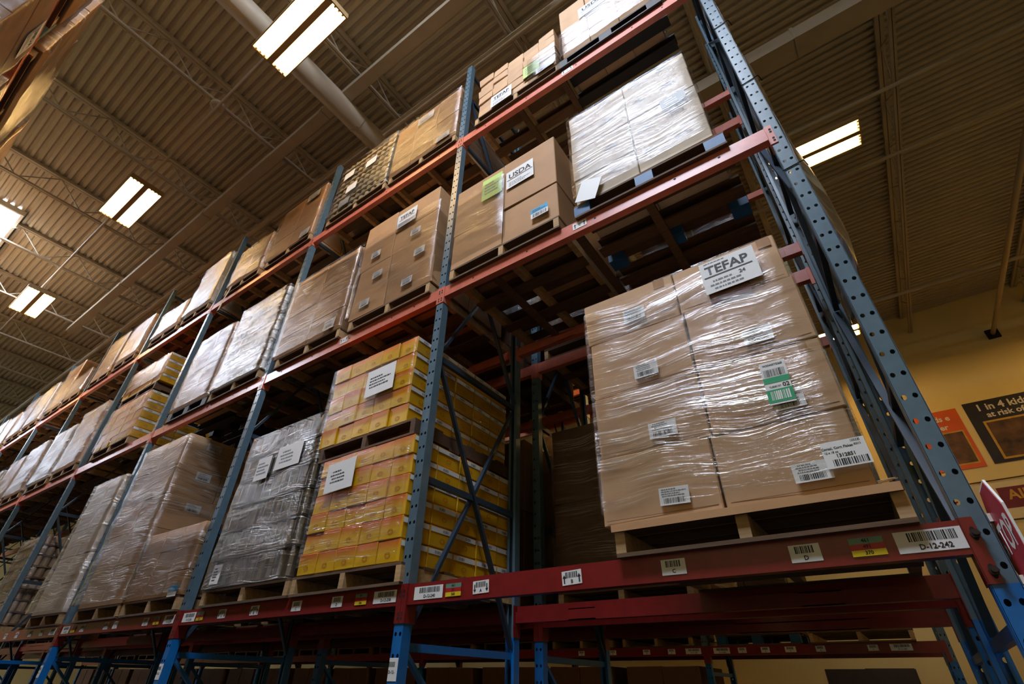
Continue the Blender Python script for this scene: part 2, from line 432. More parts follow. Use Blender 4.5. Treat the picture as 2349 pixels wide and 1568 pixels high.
d3 = tag(link('flat_duct', MB().box(0, 14, 0, 0.16, 0, 0.12).mesh('flat_duct', STEELW), None, (-15.2, -0.5, 8.62)),
         'narrow flat duct along the ceiling between the lights and the rack', 'duct')
for xx in (3.1, 6.6, 10.1): link('joint_flange', MB().box(xx - .02, xx + .02, -.01, .17, -.01, .13).mesh('joint_flange', STEELW), d3)
jb = tag(link('junction_box', MB().lathe([(0.09, 0), (0.105, 0.012), (0.105, 0.05), (0.03, 0.06)], 20).mesh('junction_box', STEELW, True), None, (-6.43, -1.43, 8.735)),
         'round white junction box under the ceiling at a joist', 'junction box')
link('rim', MB().lathe([(0.055, -0.008), (0.07, -0.008), (0.07, 0.004), (0.055, 0.004)], 16).mesh('rim', STEELW), jb)

# skylights: translucent panel dropped in a curb, kind structure
def skylight(n, x0, x1, y0, y1):
    c = ((x0 + x1) / 2, (y0 + y1) / 2, GZ); hx = (x1 - x0) / 2; hy = (y1 - y0) / 2
    s = MB().box(-hx, hx, -hy, hy, -0.09, -0.05)
    o = tag(link('window_%d' % n, s.mesh('skylight_panel', SKYG), None, c), kind='structure')
    f = MB().box(-hx - .05, hx + .05, -hy - .05, -hy, -.11, 0).box(-hx - .05, hx + .05, hy, hy + .05, -.11, 0).box(-hx - .05, -hx, -hy, hy, -.11, 0).box(hx, hx + .05, -hy, hy, -.11, 0)
    link('curb_frame', f.mesh('curb_frame', WHITEM), o)
skylight(1, -14.9, -12.4, -3.75, -2.45)
skylight(2, -2.3, 0.2, -3.75, -2.45)
skylight(3, -27.2, -24.7, -3.75, -2.45)

# ------------------------------------------------------------------ hanging fluorescent lights
def light_meshes():
    L2, W2 = 0.61, 0.24
    refl = MB()          # one trough: sloped sides and a flat top, open below, thin sheet
    w1 = 0.098
    pr = [(-w1, 0.0), (-w1 * 0.72, 0.05), (w1 * 0.72, 0.05), (w1, 0.0)]
    for (ya, za), (yb, zb) in zip(pr, pr[1:]):
        refl.quad((-L2, ya, za), (L2, ya, za), (L2, yb, zb), (-L2, yb, zb))
    for s in (-1, 1): refl.quad(*[(s * L2, yy, zz) for yy, zz in (pr if s > 0 else pr[::-1])])
    spine = MB().box(-L2, L2, -0.035, 0.035, -0.006, 0.075)
    housing = MB().box(-L2 - .02, L2 + .02, -W2, W2, 0.055, 0.085)
    for s in (-1, 1):
        housing.box(-L2 - .02, L2 + .02, s * W2 - .006, s * W2 + .006, -0.004, 0.06)
        housing.box(s * (L2 + .014) - .006, s * (L2 + .014) + .006, -W2, W2, -0.004, 0.06)
    tube = MB().tube((-L2 + .015, 0, 0), (L2 - .015, 0, 0), 0.011, 8)
    cap = MB().tube((-0.012, 0, 0), (0.012, 0, 0), 0.0135, 8)
    cable = MB().tube((0, 0, 0), (0, 0, 0.56), 0.003, 5)
    return [q.mesh(n, M) for q, n, M in ((refl, 'reflector', WHITEM), (spine, 'ballast_cover', SPINE), (housing, 'housing', SPINE), (tube, 'lamp_tube', TUBE), (cap, 'socket', SPINE), (cable, 'hanging_cable', STEELW))]
lm = light_meshes()
def light(x, y, z, label):
    o = empty('hanging_light', (x, y, z), label, 'light', 'hanging fluorescent lights')
    link('housing', lm[2], o); link('ballast_cover', lm[1], o)
    for s in (-1, 1):
        r = link('reflector', lm[0], o, (0, s * 0.135, 0))
        for yy in (-0.055, 0, 0.055):
            link('lamp_tube', lm[3], o, (0, s * 0.135 + yy, 0.012))
            for e in (-1, 1): link('socket', lm[4], o, (e * 0.6, s * 0.135 + yy, 0.012))
        link('hanging_cable', lm[5], o, (s * 0.3, 0, 0.085))
    return o
LZ = 8.08
light(-4.10, -1.43, LZ, 'nearest hanging light at top centre above the aisle')
light(-8.77, -1.43, LZ, 'second hanging light from the top, left of centre')
light(-13.46, -1.43, LZ, 'small far hanging light at the left edge under the skylight')
light(-18.1, -1.43, LZ, 'farthest hanging light of the near aisle')
light(0.83, 3.99, LZ, 'hanging light right of the end post behind the rack')
light(-3.85, 3.99, LZ, 'hanging light of the middle aisle behind the rack loads')
light(0.36, 9.38, LZ, 'tiny hanging light near the back wall seen between the end posts')
light(5.3, 9.38, LZ, 'hanging light along the back wall beyond the right edge')
light(-8.8, 3.99, LZ, 'far hanging light of the middle aisle behind the rack')

# ================================================================== racking
PT = 7.78; LOWZ = 1.765; PW = 0.034; PD = 0.062
HP = 0.096
def post_mesh(z0, z1, M):
    """perforated C post: front face at y = 0 with two columns of real holes, side flanges and back lips"""
    b = MB(); n = int(round((z1 - z0) / HP)); p = (z1 - z0) / n
    r = 0.0085
    for i in range(n):
        zc = z0 + (i + 0.5) * p
        for xa, xb in ((-PW, 0.0), (0.0, PW)):
            xc = (xa + xb) / 2; k0 = len(b.v)
            za, zb = zc - p / 2, zc + p / 2
            outer = [(xa, za), (xc, za), (xb, za), (xb, zc), (xb, zb), (xc, zb), (xa, zb), (xa, zc)]
            for q, (ox, oz) in enumerate(outer):
                a = math.atan2(oz - zc, ox - xc)
                b.v.append((ox, 0, oz))
                tt = math.radians(-135 + 45 * q)
                b.v.append((xc + r * math.cos(tt), 0, zc + r * 1.25 * math.sin(tt)))
            for q in range(8):
                q2 = (q + 1) % 8
                b.f.append((k0 + 2 * q, k0 + 2 * q2, k0 + 2 * q2 + 1, k0 + 2 * q + 1))
    for s in (-1, 1):
        b.box(s * PW - .0015, s * PW + .0015, 0, PD, z0, z1)
        b.box(min(s * PW, s * (PW - .02)), max(s * PW, s * (PW - .02)), PD - .003, PD, z0, z1)
    return b.mesh('post', M)
PM_UP = post_mesh(LOWZ, PT, SLATE); PM_LO = post_mesh(0.0, LOWZ, BLUE)
FD = 1.09
HZ = [0.25, 0.75, 1.66, 2.575, 3.49, 4.4, 5.31, 6.22, 7.13, 7.66]
HB_M = {k: MB().bar((0, PD, 0), (0, FD - PD, 0), 0.03, 0.04).mesh('horizontal_brace', M) for k, M in (('u', DARKM), ('l', BLUE))}
def diag(z0, z1, M, key): return cached(('dg', key), lambda: MB().bar((0, PD, 0), (0, FD - PD, z1 - z0), 0.022, 0.032, (1, 0, 0)).mesh('diagonal_brace', M))
FOOT = MB().box(-.07, .07, -.02, .1, 0, .008).mesh('foot_plate', BLUE)
def frame(x, y, label, group=None):
    o = empty('upright_frame', (x, y, 0), label, 'rack frame', group or 'upright frames of the racks')
    for yy, rz in ((0, 0), (FD, math.pi)):
        link('post', PM_UP, o, (0, yy, 0), (0, 0, rz)); link('lower_post', PM_LO, o, (0, yy, 0), (0, 0, rz)); link('foot_plate', FOOT, o, (0, yy, 0), (0, 0, rz))
    for z in HZ: link('horizontal_brace', HB_M['l' if z < LOWZ else 'u'], o, (0, 0, z))
    for za, zb in ((1.70, 3.45), (3.53, 5.27), (5.35, 7.09)):
        me = diag(za, zb, DARKM, 'u')
        link('diagonal_brace', me, o, (-.012, 0, za))
        link('diagonal_brace', me, o, (0.012, FD, za), (0, 0, math.pi))
    me = cached(('dg', 'l'), lambda: MB().bar((0, PD, 0), (0, FD - PD, 0.85), 0.022, 0.032, (1, 0, 0)).mesh('diagonal_brace', BLUE))
    link('diagonal_brace', me, o, (0, FD, 0.79), (0, 0, math.pi))
    return o

LEV = [1.952, 4.14, 6.235]; BH = [0.102, 0.105, 0.105]; CH = [0.187, 0.16, 0.145]
def beam_mesh(lv, M):
    h = BH[lv]
    L = 2.5 - 2 * PW - 0.004
    b = MB(); x0 = PW + .002; x1 = x0 + L
    b.box(x0, x1, 0.0, 0.006, -h, 0)                 # outer face
    b.box(x0, x1, 0.006, 0.03, -0.006, 0)            # top
    b.box(x0, x1, 0.03, 0.052, -0.042, -0.036)       # step for decking
    b.box(x0, x1, 0.026, 0.032, -0.042, -0.0)        # step riser
    b.box(x0, x1, 0.006, 0.052, -h, -h + 0.006)      # bottom
    b.box(x0, x1, 0.046, 0.052, -h, -0.036)          # inner face
    return b.mesh('beam_body', M)
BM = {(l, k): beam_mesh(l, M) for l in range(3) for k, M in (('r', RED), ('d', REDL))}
def conn_mesh(lv, M):
    c = CH[lv]
    b = MB().box(0.0015, PW + .004, -0.005, -0.0005, -c, 0.004).box(PW + .0015, PW + .0055, -0.005, 0.075, -c, 0.004)
    return b.mesh('end_connector', M)
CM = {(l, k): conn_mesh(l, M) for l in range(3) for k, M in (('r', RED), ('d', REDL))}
HOLE = MB().disc((0, 0, 0), 0.0085, 8).mesh('bolt_hole', BLACK)
RIV = MB().tube((0, -0.006, 0), (0, 0.001, 0), 0.007, 8).mesh('rivet', BOLT)
SLOT = MB().disc((0, 0, 0), 0.010, 8, 0.7).mesh('slot', BLACK)
def beam(xl, y, lv, label, back=False, detail=True, k='r', group=None):
    """beam between the posts at xl and xl + 2.5; front face at y"""
    o = empty('shelf_beam', (xl if not back else xl + 2.5, y, LEV[lv]), label, 'shelf beam', group or 'red beams of the racks', math.pi if back else 0)
    link('beam_body', BM[(lv, k)], o)
    link('end_connector', CM[(lv, k)], o)
    c2 = link('end_connector', CM[(lv, k)], o, (2.5, 0, 0)); c2.scale = (-1, 1, 1)
    if detail:
        for cx in (0.014, 2.486):
            for zz in (-0.035, -CH[lv] + 0.045):
                link('slot', SLOT, o, (cx, -0.0056, zz)); link('slot', SLOT, o, (cx, -0.0056, zz - .022))
        if lv:
            for xx in (0.33, 0.83, 1.38, 1.93, 2.2): link('bolt_hole', HOLE, o, (xx, -0.0006, -0.055))
    return o

NB = 9
BAYW = ['first', 'second', 'third', 'fourth', 'fifth', 'sixth', 'seventh', 'eighth', 'ninth', 'tenth']
LVW = ['lowest', 'middle', 'top']
for i in range(NB):
    frame(-2.5 * i, 0, 'blue perforated upright frame at the near right end of the rack' if i == 0 else
          'blue upright frame of the near rack, %s from its right end' % BAYW[i])
beams = {}
for bay in range(NB - 1):
    for lv in range(3):
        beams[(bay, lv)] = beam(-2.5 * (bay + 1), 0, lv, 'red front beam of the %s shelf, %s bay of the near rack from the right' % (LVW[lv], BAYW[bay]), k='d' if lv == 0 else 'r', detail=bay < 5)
        if bay < 5:
            beam(-2.5 * (bay + 1), FD, lv, 'red rear beam of the %s shelf, %s bay of the near rack from the right' % (LVW[lv], BAYW[bay]), back=True, detail=False, k='d' if lv == 0 else 'r')
# row behind, back to back
YB = 1.39
for i in range(10):
    frame(-2.5 * i, YB, 'blue upright frame right behind the near rack, %s from the right end' % BAYW[i])
for bay in range(9):
    for lv in range(3):
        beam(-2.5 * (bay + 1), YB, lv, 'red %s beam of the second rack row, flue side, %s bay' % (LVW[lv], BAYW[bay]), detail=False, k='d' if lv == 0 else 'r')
        beam(-2.5 * (bay + 1), YB + FD, lv, 'red %s beam of the second rack row, far side, %s bay' % (LVW[lv], BAYW[bay]), back=True, detail=False, k='d' if lv == 0 else 'r')
# row beyond the middle aisle
YC = 5.40
fb = {}
for i in range(10):
    frame(-2.5 * i, YC, 'upright frame of the far rack before the cream wall, %s from right' % BAYW[i])
for bay in range(9):
    for lv in range(3):
        fb[(bay, lv)] = beam(-2.5 * (bay + 1), YC, lv, 'red %s front beam of the far rack by the wall, %s bay' % (LVW[lv], BAYW[bay]), detail=False, k='d' if lv == 0 else 'r')
        beam(-2.5 * (bay + 1), YC + FD, lv, 'red %s rear beam of the far rack by the wall, %s bay' % (LVW[lv], BAYW[bay]), back=True, detail=False, k='d' if lv == 0 else 'r')
# opposite side of the aisle (upper left corner); its front faces +y
YO = -2.94
for i, x in enumerate((-2.55, -5.05, -7.55, -10.05, -12.55, -15.05, -17.55)):  # leftmost frames are out of view, added to block light
    frame(x, YO - FD, 'upright frame of the rack across the aisle, %s from right' % BAYW[i])
for bay, x in enumerate((-5.05, -7.55, -10.05, -12.55, -15.05, -17.55)):  # leftmost bays likewise added out of view to block light
    for lv in range(3):
        beam(x, YO, lv, 'red %s front beam of the rack across the aisle, %s bay' % (LVW[lv], BAYW[bay]), back=True, detail=True, k='d' if lv == 0 else 'r')

# ---- labels on the beams
def blabel(o, x, kind, txt='', wd=0.1, h=0.058, dz=0.0, rot=0.0, y=-0.0012):
    """x in world; label stuck on a front beam thing"""
    z = o.location.z - BH[0] / 2 + dz
    yy = o.location.y + y
    if kind == 'plate':
        plate(o, 'location_plate', (x, yy, z), wd, h, PAPER, [('barcode', 0.01, h * 0.2, barcode_mesh(round(wd * 0.72, 3), round(h * 0.42, 3), 44, 5)),
              ('lettering', 0.01, -h * 0.28, text_mesh(txt, h * 0.34, INK))], rot, label='white barcode plate' + (' reading ' + txt if txt else ''))
    elif kind == 'bay':
        it = [('barcode', 0, h * 0.2, barcode_mesh(round(wd * 0.62, 3), round(h * 0.42, 3), 22, 6)), ('lettering', 0, -h * 0.28, text_mesh(txt[0], h * 0.36, INK))]
        if len(txt) > 1:
            for s in (-1, 1): it.append(('arrow', s * wd * 0.38, -h * 0.08, arrow_mesh(round(h * 0.62, 3), txt[1] == 'v')))
        plate(o, 'bay_label', (x, yy, z), wd, h, PAPER, it, rot)
    elif kind == 'code':
        t = txt.split('/')
        p_ = plate(o, 'colour_code_sticker', (x, yy, z), wd, h, REDL, [], rot)
        for i, (c_, M) in enumerate(zip(t, (mat('sticker_green', (96, 140, 120), 0.4), mat('sticker_red', (178, 30, 36), 0.4), mat('sticker_yellow', (226, 200, 30), 0.4)))):
            zz = h / 3 * (1 - i)
            s_ = link('colour_band', cached(('cb', wd, h, i), lambda: MB().box(-wd / 2, wd / 2, -0.0014, 0, -h / 6, h / 6).mesh('colour_band', M)), p_, (0, -0.0012, zz))
            link('lettering', text_mesh(c_, h * 0.28, INK), p_, (0, -0.0036, zz))
    elif kind == 'c':
        it = [('lettering', 0, 0, text_mesh('c', h * 0.62, INK))]
        for s in (-1, 1): it.append(('arrow', s * wd * 0.34, 0, arrow_mesh(round(h * 0.7, 3))))
        plate(o, 'level_label', (x, yy, z), wd, h, PAPER, it, rot)
o = beams[(0, 0)]
blabel(o, -0.128, 'plate', 'D-12-242', 0.182, 0.066, 0.0)
blabel(o, -0.300, 'code', '461/491/370', 0.10, 0.058)
blabel(o, -0.490, 'bay', 'D'); blabel(o, -0.970, 'bay', 'C'); blabel(o, -1.437, 'bay', 'B^', rot=-0.05); blabel(o, -1.953, 'bay', 'Av', rot=-0.03)
blabel(o, -2.132, 'code', '461/291/368', 0.104, 0.060); blabel(o, -2.308, 'plate', 'D-12-240', 0.205, 0.063)
o = beams[(1, 0)]
blabel(o, -2.640, 'plate', 'D-12-238', 0.185, 0.063); blabel(o, -2.84, 'code', '461/291/366', 0.1, 0.058)
for x, t in ((-3.057, 'D'), (-3.459, 'C'), (-3.936, 'B^'), (-4.352, 'Av')): blabel(o, x, 'bay', t)
blabel(o, -4.66, 'code', '461/291/364', 0.1, 0.058); blabel(o, -4.83, 'plate', 'D-12-236', 0.19, 0.063)
o = beams[(2, 0)]
blabel(o, -5.15, 'plate', 'D-12-234', 0.17, 0.063); blabel(o, -5.36, 'code', '461/291/362', 0.1, 0.058)
for x, t in ((-5.56, 'D'), (-6.15, 'C'), (-6.35, 'B^'), (-6.9, 'Av')): blabel(o, x, 'bay', t)
blabel(o, -7.12, 'code', '461/291/360', 0.1, 0.058); blabel(o, -7.32, 'plate', 'D-12-232', 0.18, 0.063)
o = beams[(3, 0)]
for x, t in ((-8.0, 'D'), (-8.35, 'C'), (-8.8, 'B^'), (-9.2, 'Av')): blabel(o, x, 'bay', t)
blabel(o, -7.68, 'plate', 'D-12-230', 0.17, 0.063)
blabel(beams[(0, 1)], -1.235, 'c', '', 0.105, 0.06, 0.006); blabel(beams[(1, 1)], -3.70, 'c', '', 0.105, 0.06, 0.006)
blabel(beams[(0, 2)], -1.21, 'c', '', 0.115, 0.06, 0.0)
o = fb[(0, 0)]
for x, wd in ((-0.40, .2), (-0.66, .1), (-1.18, .1), (-1.5, .12), (-1.78, .1), (-2.05, .1), (-2.3, .2)):
    if wd > .15: blabel(o, x, 'plate', 'D-11-241', wd, 0.063)
    else: blabel(o, x, 'bay', 'C', wd)
o = fb[(1, 0)]
for x, wd in ((-2.66, .2), (-2.95, .1), (-3.3, .1), (-3.8, .1), (-4.3, .1)):
    if wd > .15: blabel(o, x, 'plate', 'D-11-239', wd, 0.063)
    else: blabel(o, x, 'bay', 'B', wd)
# labels stuck round the lower posts of three frames
frames = [q for q in bpy.data.objects if q.name.startswith('upright_frame') and abs(q.location.y) < .01]
for i, zt in ((1, 1.61), (2, 1.60), (3, 1.60)):
    fo = [q for q in frames if abs(q.location.x + 2.5 * i) < .01][0]
    plate(fo, 'post_label', (-2.5 * i - 0.002, -0.0012, zt - 0.05), 0.064, 0.10, PAPER, [('barcode', -0.01, 0.022, barcode_mesh(0.045, 0.022, 24, 6)), ('lettering', -0.008, -0.012, text_mesh('D-12-', 0.019, INK))])
# bolts and stop sign at the end post
fo = [q for q in frames if abs(q.location.x) < .01][0]
for zz in (1.905, 1.80):
    link('bolt', MB().tube((0, -0.03, 0), (0, 0, 0), 0.0085, 8).tube((0, -0.012, 0), (0, -0.004, 0), 0.014, 6).mesh('bolt', BOLT), fo, (-0.012, -0.004, zz))
def stop_sign():
    o = empty('stop_sign', (0.050, -0.075, 1.872), 'red octagonal STOP sign fixed to the end post at right', 'sign')
    R = 0.152 / math.cos(math.pi / 8)
    def octo(rr, x0, x1, M, name):
        b = MB(); n = 8
        for x in (x0, x1):
            for i in range(8):
                t = math.pi / 8 + i * math.pi / 4; b.v.append((x, rr * math.cos(t), rr * math.sin(t)))
        b.f.append(tuple(range(8))); b.f.append(tuple(reversed(range(8, 16))))
        for i in range(8): b.f.append((i, 8 + i, 8 + (i + 1) % 8, (i + 1) % 8))
        return link(name, b.mesh(name, M), o)
    octo(R, -0.003, 0.003, PAPER, 'sign_board')
    f = octo(R * 0.955, -0.0042, 0.0042, mat('stop_red', (176, 20, 44), 0.35, namt=0.03), 'red_face')
    link('lettering', text_mesh('STOP', 0.112, PAPER), o, (-0.0052, 0, 0), (0, 0, -math.pi / 2))
    link('lettering', text_mesh('STOP', 0.112, PAPER), o, (0.0052, 0, 0), (0, 0, math.pi / 2))
    for zz in (0.075, -0.10): link('bracket', MB().box(-0.013, -0.003, 0.07, 0.10, zz - .012, zz + .012).mesh('bracket', WHITEM), o)
    return o
stop_sign()
# clear plastic sheeting tied along the outside of the end frame
def sheeting():
    b = MB(); ny, nz = 26, 60; z0, z1 = 3.35, 7.6; y0, y1 = 0.055, 1.08
    for j in range(nz + 1):
        for i in range(ny + 1):
            u = i / ny; v = j / nz; z = z0 + (z1 - z0) * v; yy = y0 + (y1 - y0) * u
            bul = math.sin(math.pi * min(1, u * 1.05)) * (0.035 + 0.075 * math.exp(-((z - 3.75) / 0.5) ** 2) + 0.035 * math.exp(-((z - 5.0) / 0.4) ** 2))
            x = 0.046 + bul + 0.012 * noise.noise((u * 6, z * 3.2, 1.3))
            b.v.append((x, yy, z))
    for j in range(nz):
        for i in range(ny):
            a = j * (ny + 1) + i; b.f.append((a, a + 1, a + ny + 2, a + ny + 1))
    o = tag(link('plastic_sheet', b.mesh('plastic_sheet', SHEET, True)), 'hazy clear plastic sheeting tied along the outside of the end frame', 'plastic sheet')
    md = o.modifiers.new('th', 'SOLIDIFY'); md.thickness = 0.001
    for z in (3.75, 4.62, 5.4, 6.6):
        t = MB().tube((-0.045, -0.004, z), (0.06, -0.004, z + 0.012), 0.003, 5).tube((0.06, -0.004, z + .012), (0.075, 0.05, z + .02), 0.003, 5)
        link('tie_wire', t.mesh('tie_wire', BLACK), o)
sheeting()

# ================================================================== pallets
PH = 0.118; PWX = 1.02; PLY = 1.2
STR_M = {}; BRD_M = {}
for kx, M, M2 in (('wood', WOOD, WOODX), ('old', WOODD, WOODD), ('blue', BLUEW, WOODD), ('black', DARKW, DARKW)):
    STR_M[kx] = MB().box(-0.022, 0.022, 0, PLY, 0.016, PH - 0.016).mesh('stringer', M)
    STR_M[kx + 'b'] = MB().box(-0.06, 0.06, 0, 0.115, 0.016, PH - 0.016).mesh('block', M)
    BRD_M[kx] = MB().box(-PWX / 2, PWX / 2, 0, 0.1, 0, 0.016).mesh('deck_board', M2)
def pallet(xc, y, z, kx, label, group='pallets under the loads', width=PWX):
    o = empty('wooden_pallet' if kx in ('wood', 'old') else 'painted_pallet', (xc, y, z), label, 'pallet', group)
    o.scale = (width / PWX, 1, 1)
    for s in (-1, 0, 1):
        if kx in ('wood', 'old'): link('stringer', STR_M[kx], o, (s * (PWX / 2 - .022), 0, 0))
        else:
            for yy in (0, 0.54, PLY - .115): link('block', STR_M[kx + 'b'], o, (s * (PWX / 2 - .06), yy, 0))
    for yy in (0, 0.183, 0.367, 0.55, 0.733, 0.917, 1.10): link('deck_board', BRD_M[kx], o, (random.uniform(-.006, .006), yy, PH - 0.016))
    for yy in (0, 0.36, 0.74, 1.10): link('deck_board', BRD_M[kx], o, (random.uniform(-.006, .006), yy, 0))
    return o

# ================================================================== cartons and loads
RW = ('brown', 'tan')
def carton(x0, x1, y0, y1, z0, z1, M, label, group, jit=0.003, gap=0.003, name='carton', parent=None, variant=None, c=0.005):
    wd, d, h = x1 - x0 - gap, y1 - y0 - gap, z1 - z0 - 0.002
    v = random.randrange(3) if variant is None else variant
    key = ('ct', round(wd, 2), round(d, 2), round(h, 2), M.name, v, jit)
    me = cached(key, lambda: MB().cham(wd, d, h, c, jit, random.Random(v + 5)).mesh('carton', M))
    loc = Vector(((x0 + x1) / 2, (y0 + y1) / 2, z0))
    o = link(name, me, parent, loc - (parent.location if parent else Vector()), (0, 0, random.uniform(-.006, .006)))
    if not parent: tag(o, label, 'carton', group)
    return o
def wrap(x0, x1, y0, y1, z0, z1, M, label, parent=None, off=0.010, amp=0.006, taper=0.0, group='stretch wrap around the pallet loads', flare=0.0):
    b = MB(); P = []; st = 0.07; rc = 0.015
    def seg(a, q):
        n = max(1, int((Vector(q) - Vector(a)).length / st))
        for i in range(n): P.append((a[0] + (q[0] - a[0]) * i / n, a[1] + (q[1] - a[1]) * i / n))
    X0_, X1_, Y0_, Y1_ = x0 - off, x1 + off, y0 - off, y1 + off
    cs = [(X0_ + rc, Y0_), (X1_ - rc, Y0_), (X1_, Y0_ + rc), (X1_, Y1_ - rc), (X1_ - rc, Y1_), (X0_ + rc, Y1_), (X0_, Y1_ - rc), (X0_, Y0_ + rc)]
    for i in range(8): seg(cs[i], cs[(i + 1) % 8])
    cx, cy = (x0 + x1) / 2, (y0 + y1) / 2
    n = len(P); nz = max(4, int((z1 - z0) / 0.045)); sd = random.uniform(0, 50)
    for j in range(nz + 1):
        v = j / nz; z = z0 + (z1 - z0) * v
        for (x, y) in P:
            d = Vector((x - cx, y - cy, 0)); d = Vector((d.x / (x1 - x0), d.y / (y1 - y0), 0))
            dn = Vector((1, 0, 0)) * (1 if d.x > 0 else -1) if abs(d.x) > abs(d.y) else Vector((0, 1, 0)) * (1 if d.y > 0 else -1)
            k = amp * noise.noise((x * 2.3 + sd, y * 2.3, z * 5)) + amp * 0.3 * noise.noise((x * 5 + sd, y * 5, z * 14)) + flare * (1 - v) ** 3
            b.v.append((x + dn.x * k, y + dn.y * k, z))
    for j in range(nz):
        for i in range(n):
            b.f.append((j * n + i, j * n + (i + 1) % n, (j + 1) * n + (i + 1) % n, (j + 1) * n + i))
    loc = Vector((cx, cy, z0))
    b.v = [(x - cx, y - cy, z - z0) for x, y, z in b.v]
    o = link('stretch_wrap', b.mesh('stretch_wrap', M, True), parent, loc - (parent.location if parent else Vector()))
    if not parent: tag(o, label, 'stretch wrap', group)
    return o
def grid_load(what, group, xs, zs, yf, depth, M, gap=0.004, side_cols=0, dep2=None, jit=0.003, skip=(), name='carton', yj=0.006):
    """front layer of cartons, columns xs and rows zs; side_cols more cartons in depth along the right-hand side"""
    out = {}; nr = len(zs) - 1; nc = len(xs) - 1
    for r in range(nr):
        for c in range(nc):
            if (r, c) in skip: continue
            dy = random.uniform(-yj, yj)
            out[(r, c)] = carton(xs[c], xs[c + 1], yf + dy, yf + depth + dy, zs[r], zs[r + 1], M,
                                 '%s, %s row%s, %s%s' % (what, row_word(r, nr), '' if r == nr - 1 and nr > 1 else (' up' if r else ''), col_word(c, nc), ' column' if nc <= 2 else ''), group, jit, gap, name)
        for s in range(side_cols):
            dd = dep2 or depth; y0 = yf + depth + s * dd; dx = random.uniform(-.005, .005)
            out[(r, nc + s)] = carton(xs[nc - 1] + dx, xs[nc] + dx, y0, y0 + dd, zs[r], zs[r + 1], M,
                                      '%s, %s row%s, right side, %s from front' % (what, row_word(r, nr), '' if r == nr - 1 and nr > 1 else (' up' if r else ''), ORD[s + 1]), group, jit, gap, name)
    return out
def even(a, b_, n): return [a + (b_ - a) * i / n for i in range(n + 1)]
G = 0.002

# ---------- hero load: corn flakes cartons, first bay, lowest shelf
pallet(-0.665, -0.035, LEV[0], 'wood', 'weathered wooden pallet under the large TEFAP cartons at right', width=1.06)
zb = LEV[0] + PH + 0.012
tag(link('slip_sheet', MB().box(-1.20, -0.14, -0.055, 1.14, 0, 0.010).box(-1.20, -0.14, -0.058, -0.055, -0.02, 0.010).mesh('slip_sheet', CARD2), None, (0, 0, LEV[0] + PH + 0.001)),
    'thin torn cardboard sheet between pallet and TEFAP cartons', 'slip sheet')
zs = [zb, 2.392, 2.716, 3.060, 3.342]
H = grid_load('large brown TEFAP carton', 'large cartons of the TEFAP load', [-1.235, -0.703, -0.190], zs, -0.035, 0.58, CARD, gap=0.007, jit=0.005)
for (r, c), o in H.items():       # small location shift so that the stack is not perfectly plumb
    o.location.x += (-0.012, -0.002, 0.0, -0.012)[r] * (1 if c == 0 else 0.6)
for (r, c), o in H.items():
    hh = zs[r + 1] - zs[r]; ww = (0.53, 0.51)[c]
    link('score_line', cached(('sl', c), lambda: MB().box(-ww / 2 + .02, ww / 2 - .02, -0.001, 0, -0.0008, 0.0008).mesh('score_line', CARDD)), o, (0, -0.2895, 0.022))
    if r in (1, 3): link('packing_tape', cached(('tp', c), lambda: MB().box(-0.03, 0.03, -0.0012, 0, -0.06, 0).mesh('packing_tape', mat('clear_brown_tape', (168, 128, 92), 0.25))), o, ((0.19, 0.20)[c], -0.2895, hh - 0.004))
yF = -0.048
ship_label(H[(3, 0)], -0.948, 3.155, yF, 0.118, 0.082, 1, -0.02); ship_label(H[(2, 0)], -0.932, 2.80, yF, 0.124, 0.080, 2)
ship_label(H[(1, 0)], -0.903, 2.47, yF, 0.13, 0.076, 3); ship_label(H[(0, 0)], -0.903, 2.165, yF, 0.128, 0.074, 4, 0.03)
ship_label(H[(2, 1)], -0.407, 2.80, yF, 0.12, 0.08, 5); ship_label(H[(1, 1)], -0.378, 2.462, yF, 0.118, 0.076, 1)
ship_label(H[(0, 1)], -0.379, 2.165, yF, 0.128, 0.072, 2)
tw = plate(H[(3, 1)], 'paper_sign', (-0.433, yF - 0.014, 3.195), 0.262, 0.20, PAPER, [
    ('lettering', -0.005, 0.038, text_mesh('TEFAP', 0.075, INK)),
    ('underline', -0.005, 0.0, cached('uT', lambda: MB().quad((-.115, 0, -.004), (.115, 0, -.004), (.115, 0, .004), (-.115, 0, .004)).mesh('underline', INK))),
    ('printed_lines', 0, -0.055, lines_mesh(0.22, 0.07, 3, 2)), ('printed_lines', -.02, 0.088, lines_mesh(0.18, 0.012, 1, 1)),
    ('handwriting', 0.055, -0.03, text_mesh('24', 0.03, INK))], -0.01, label='white sheet reading TEFAP')
plate(H[(3, 1)], 'brown_label', (-0.46, yF + .0015, 3.075), 0.19, 0.06, BROWNP, [], 0.03)
gl = plate(H[(1, 1)], 'pallet_ticket', (-0.394, yF - .013, 2.545), 0.098, 0.196, PAPER, [
    ('lettering', 0, 0.082, text_mesh('W35443T5265', 0.0125, INK)), ('barcode', 0, 0.045, barcode_mesh(0.08, 0.034, 30, 1)),
    ('green_band', 0, 0.010, cached('gb1', lambda: MB().quad((-.049, 0, -.012), (.049, 0, -.012), (.049, 0, .014), (-.049, 0, .014)).mesh('green_band', GREEN_INK))),
    ('lettering', 0.030, -0.018, text_mesh('02', 0.026, INK)), ('lettering', -0.012, -0.020, text_mesh('TL828137', 0.011, INK)),
    ('green_band', 0, -0.060, cached('gb2', lambda: MB().quad((-.049, 0, -.03), (.049, 0, -.03), (.049, 0, .028), (-.049, 0, .028)).mesh('green_band', GREEN_INK))),
    ('barcode', 0, -0.0601, barcode_mesh(0.07, 0.04, 20, 2, PAPER))], 0.03, label='white and green pallet ticket')
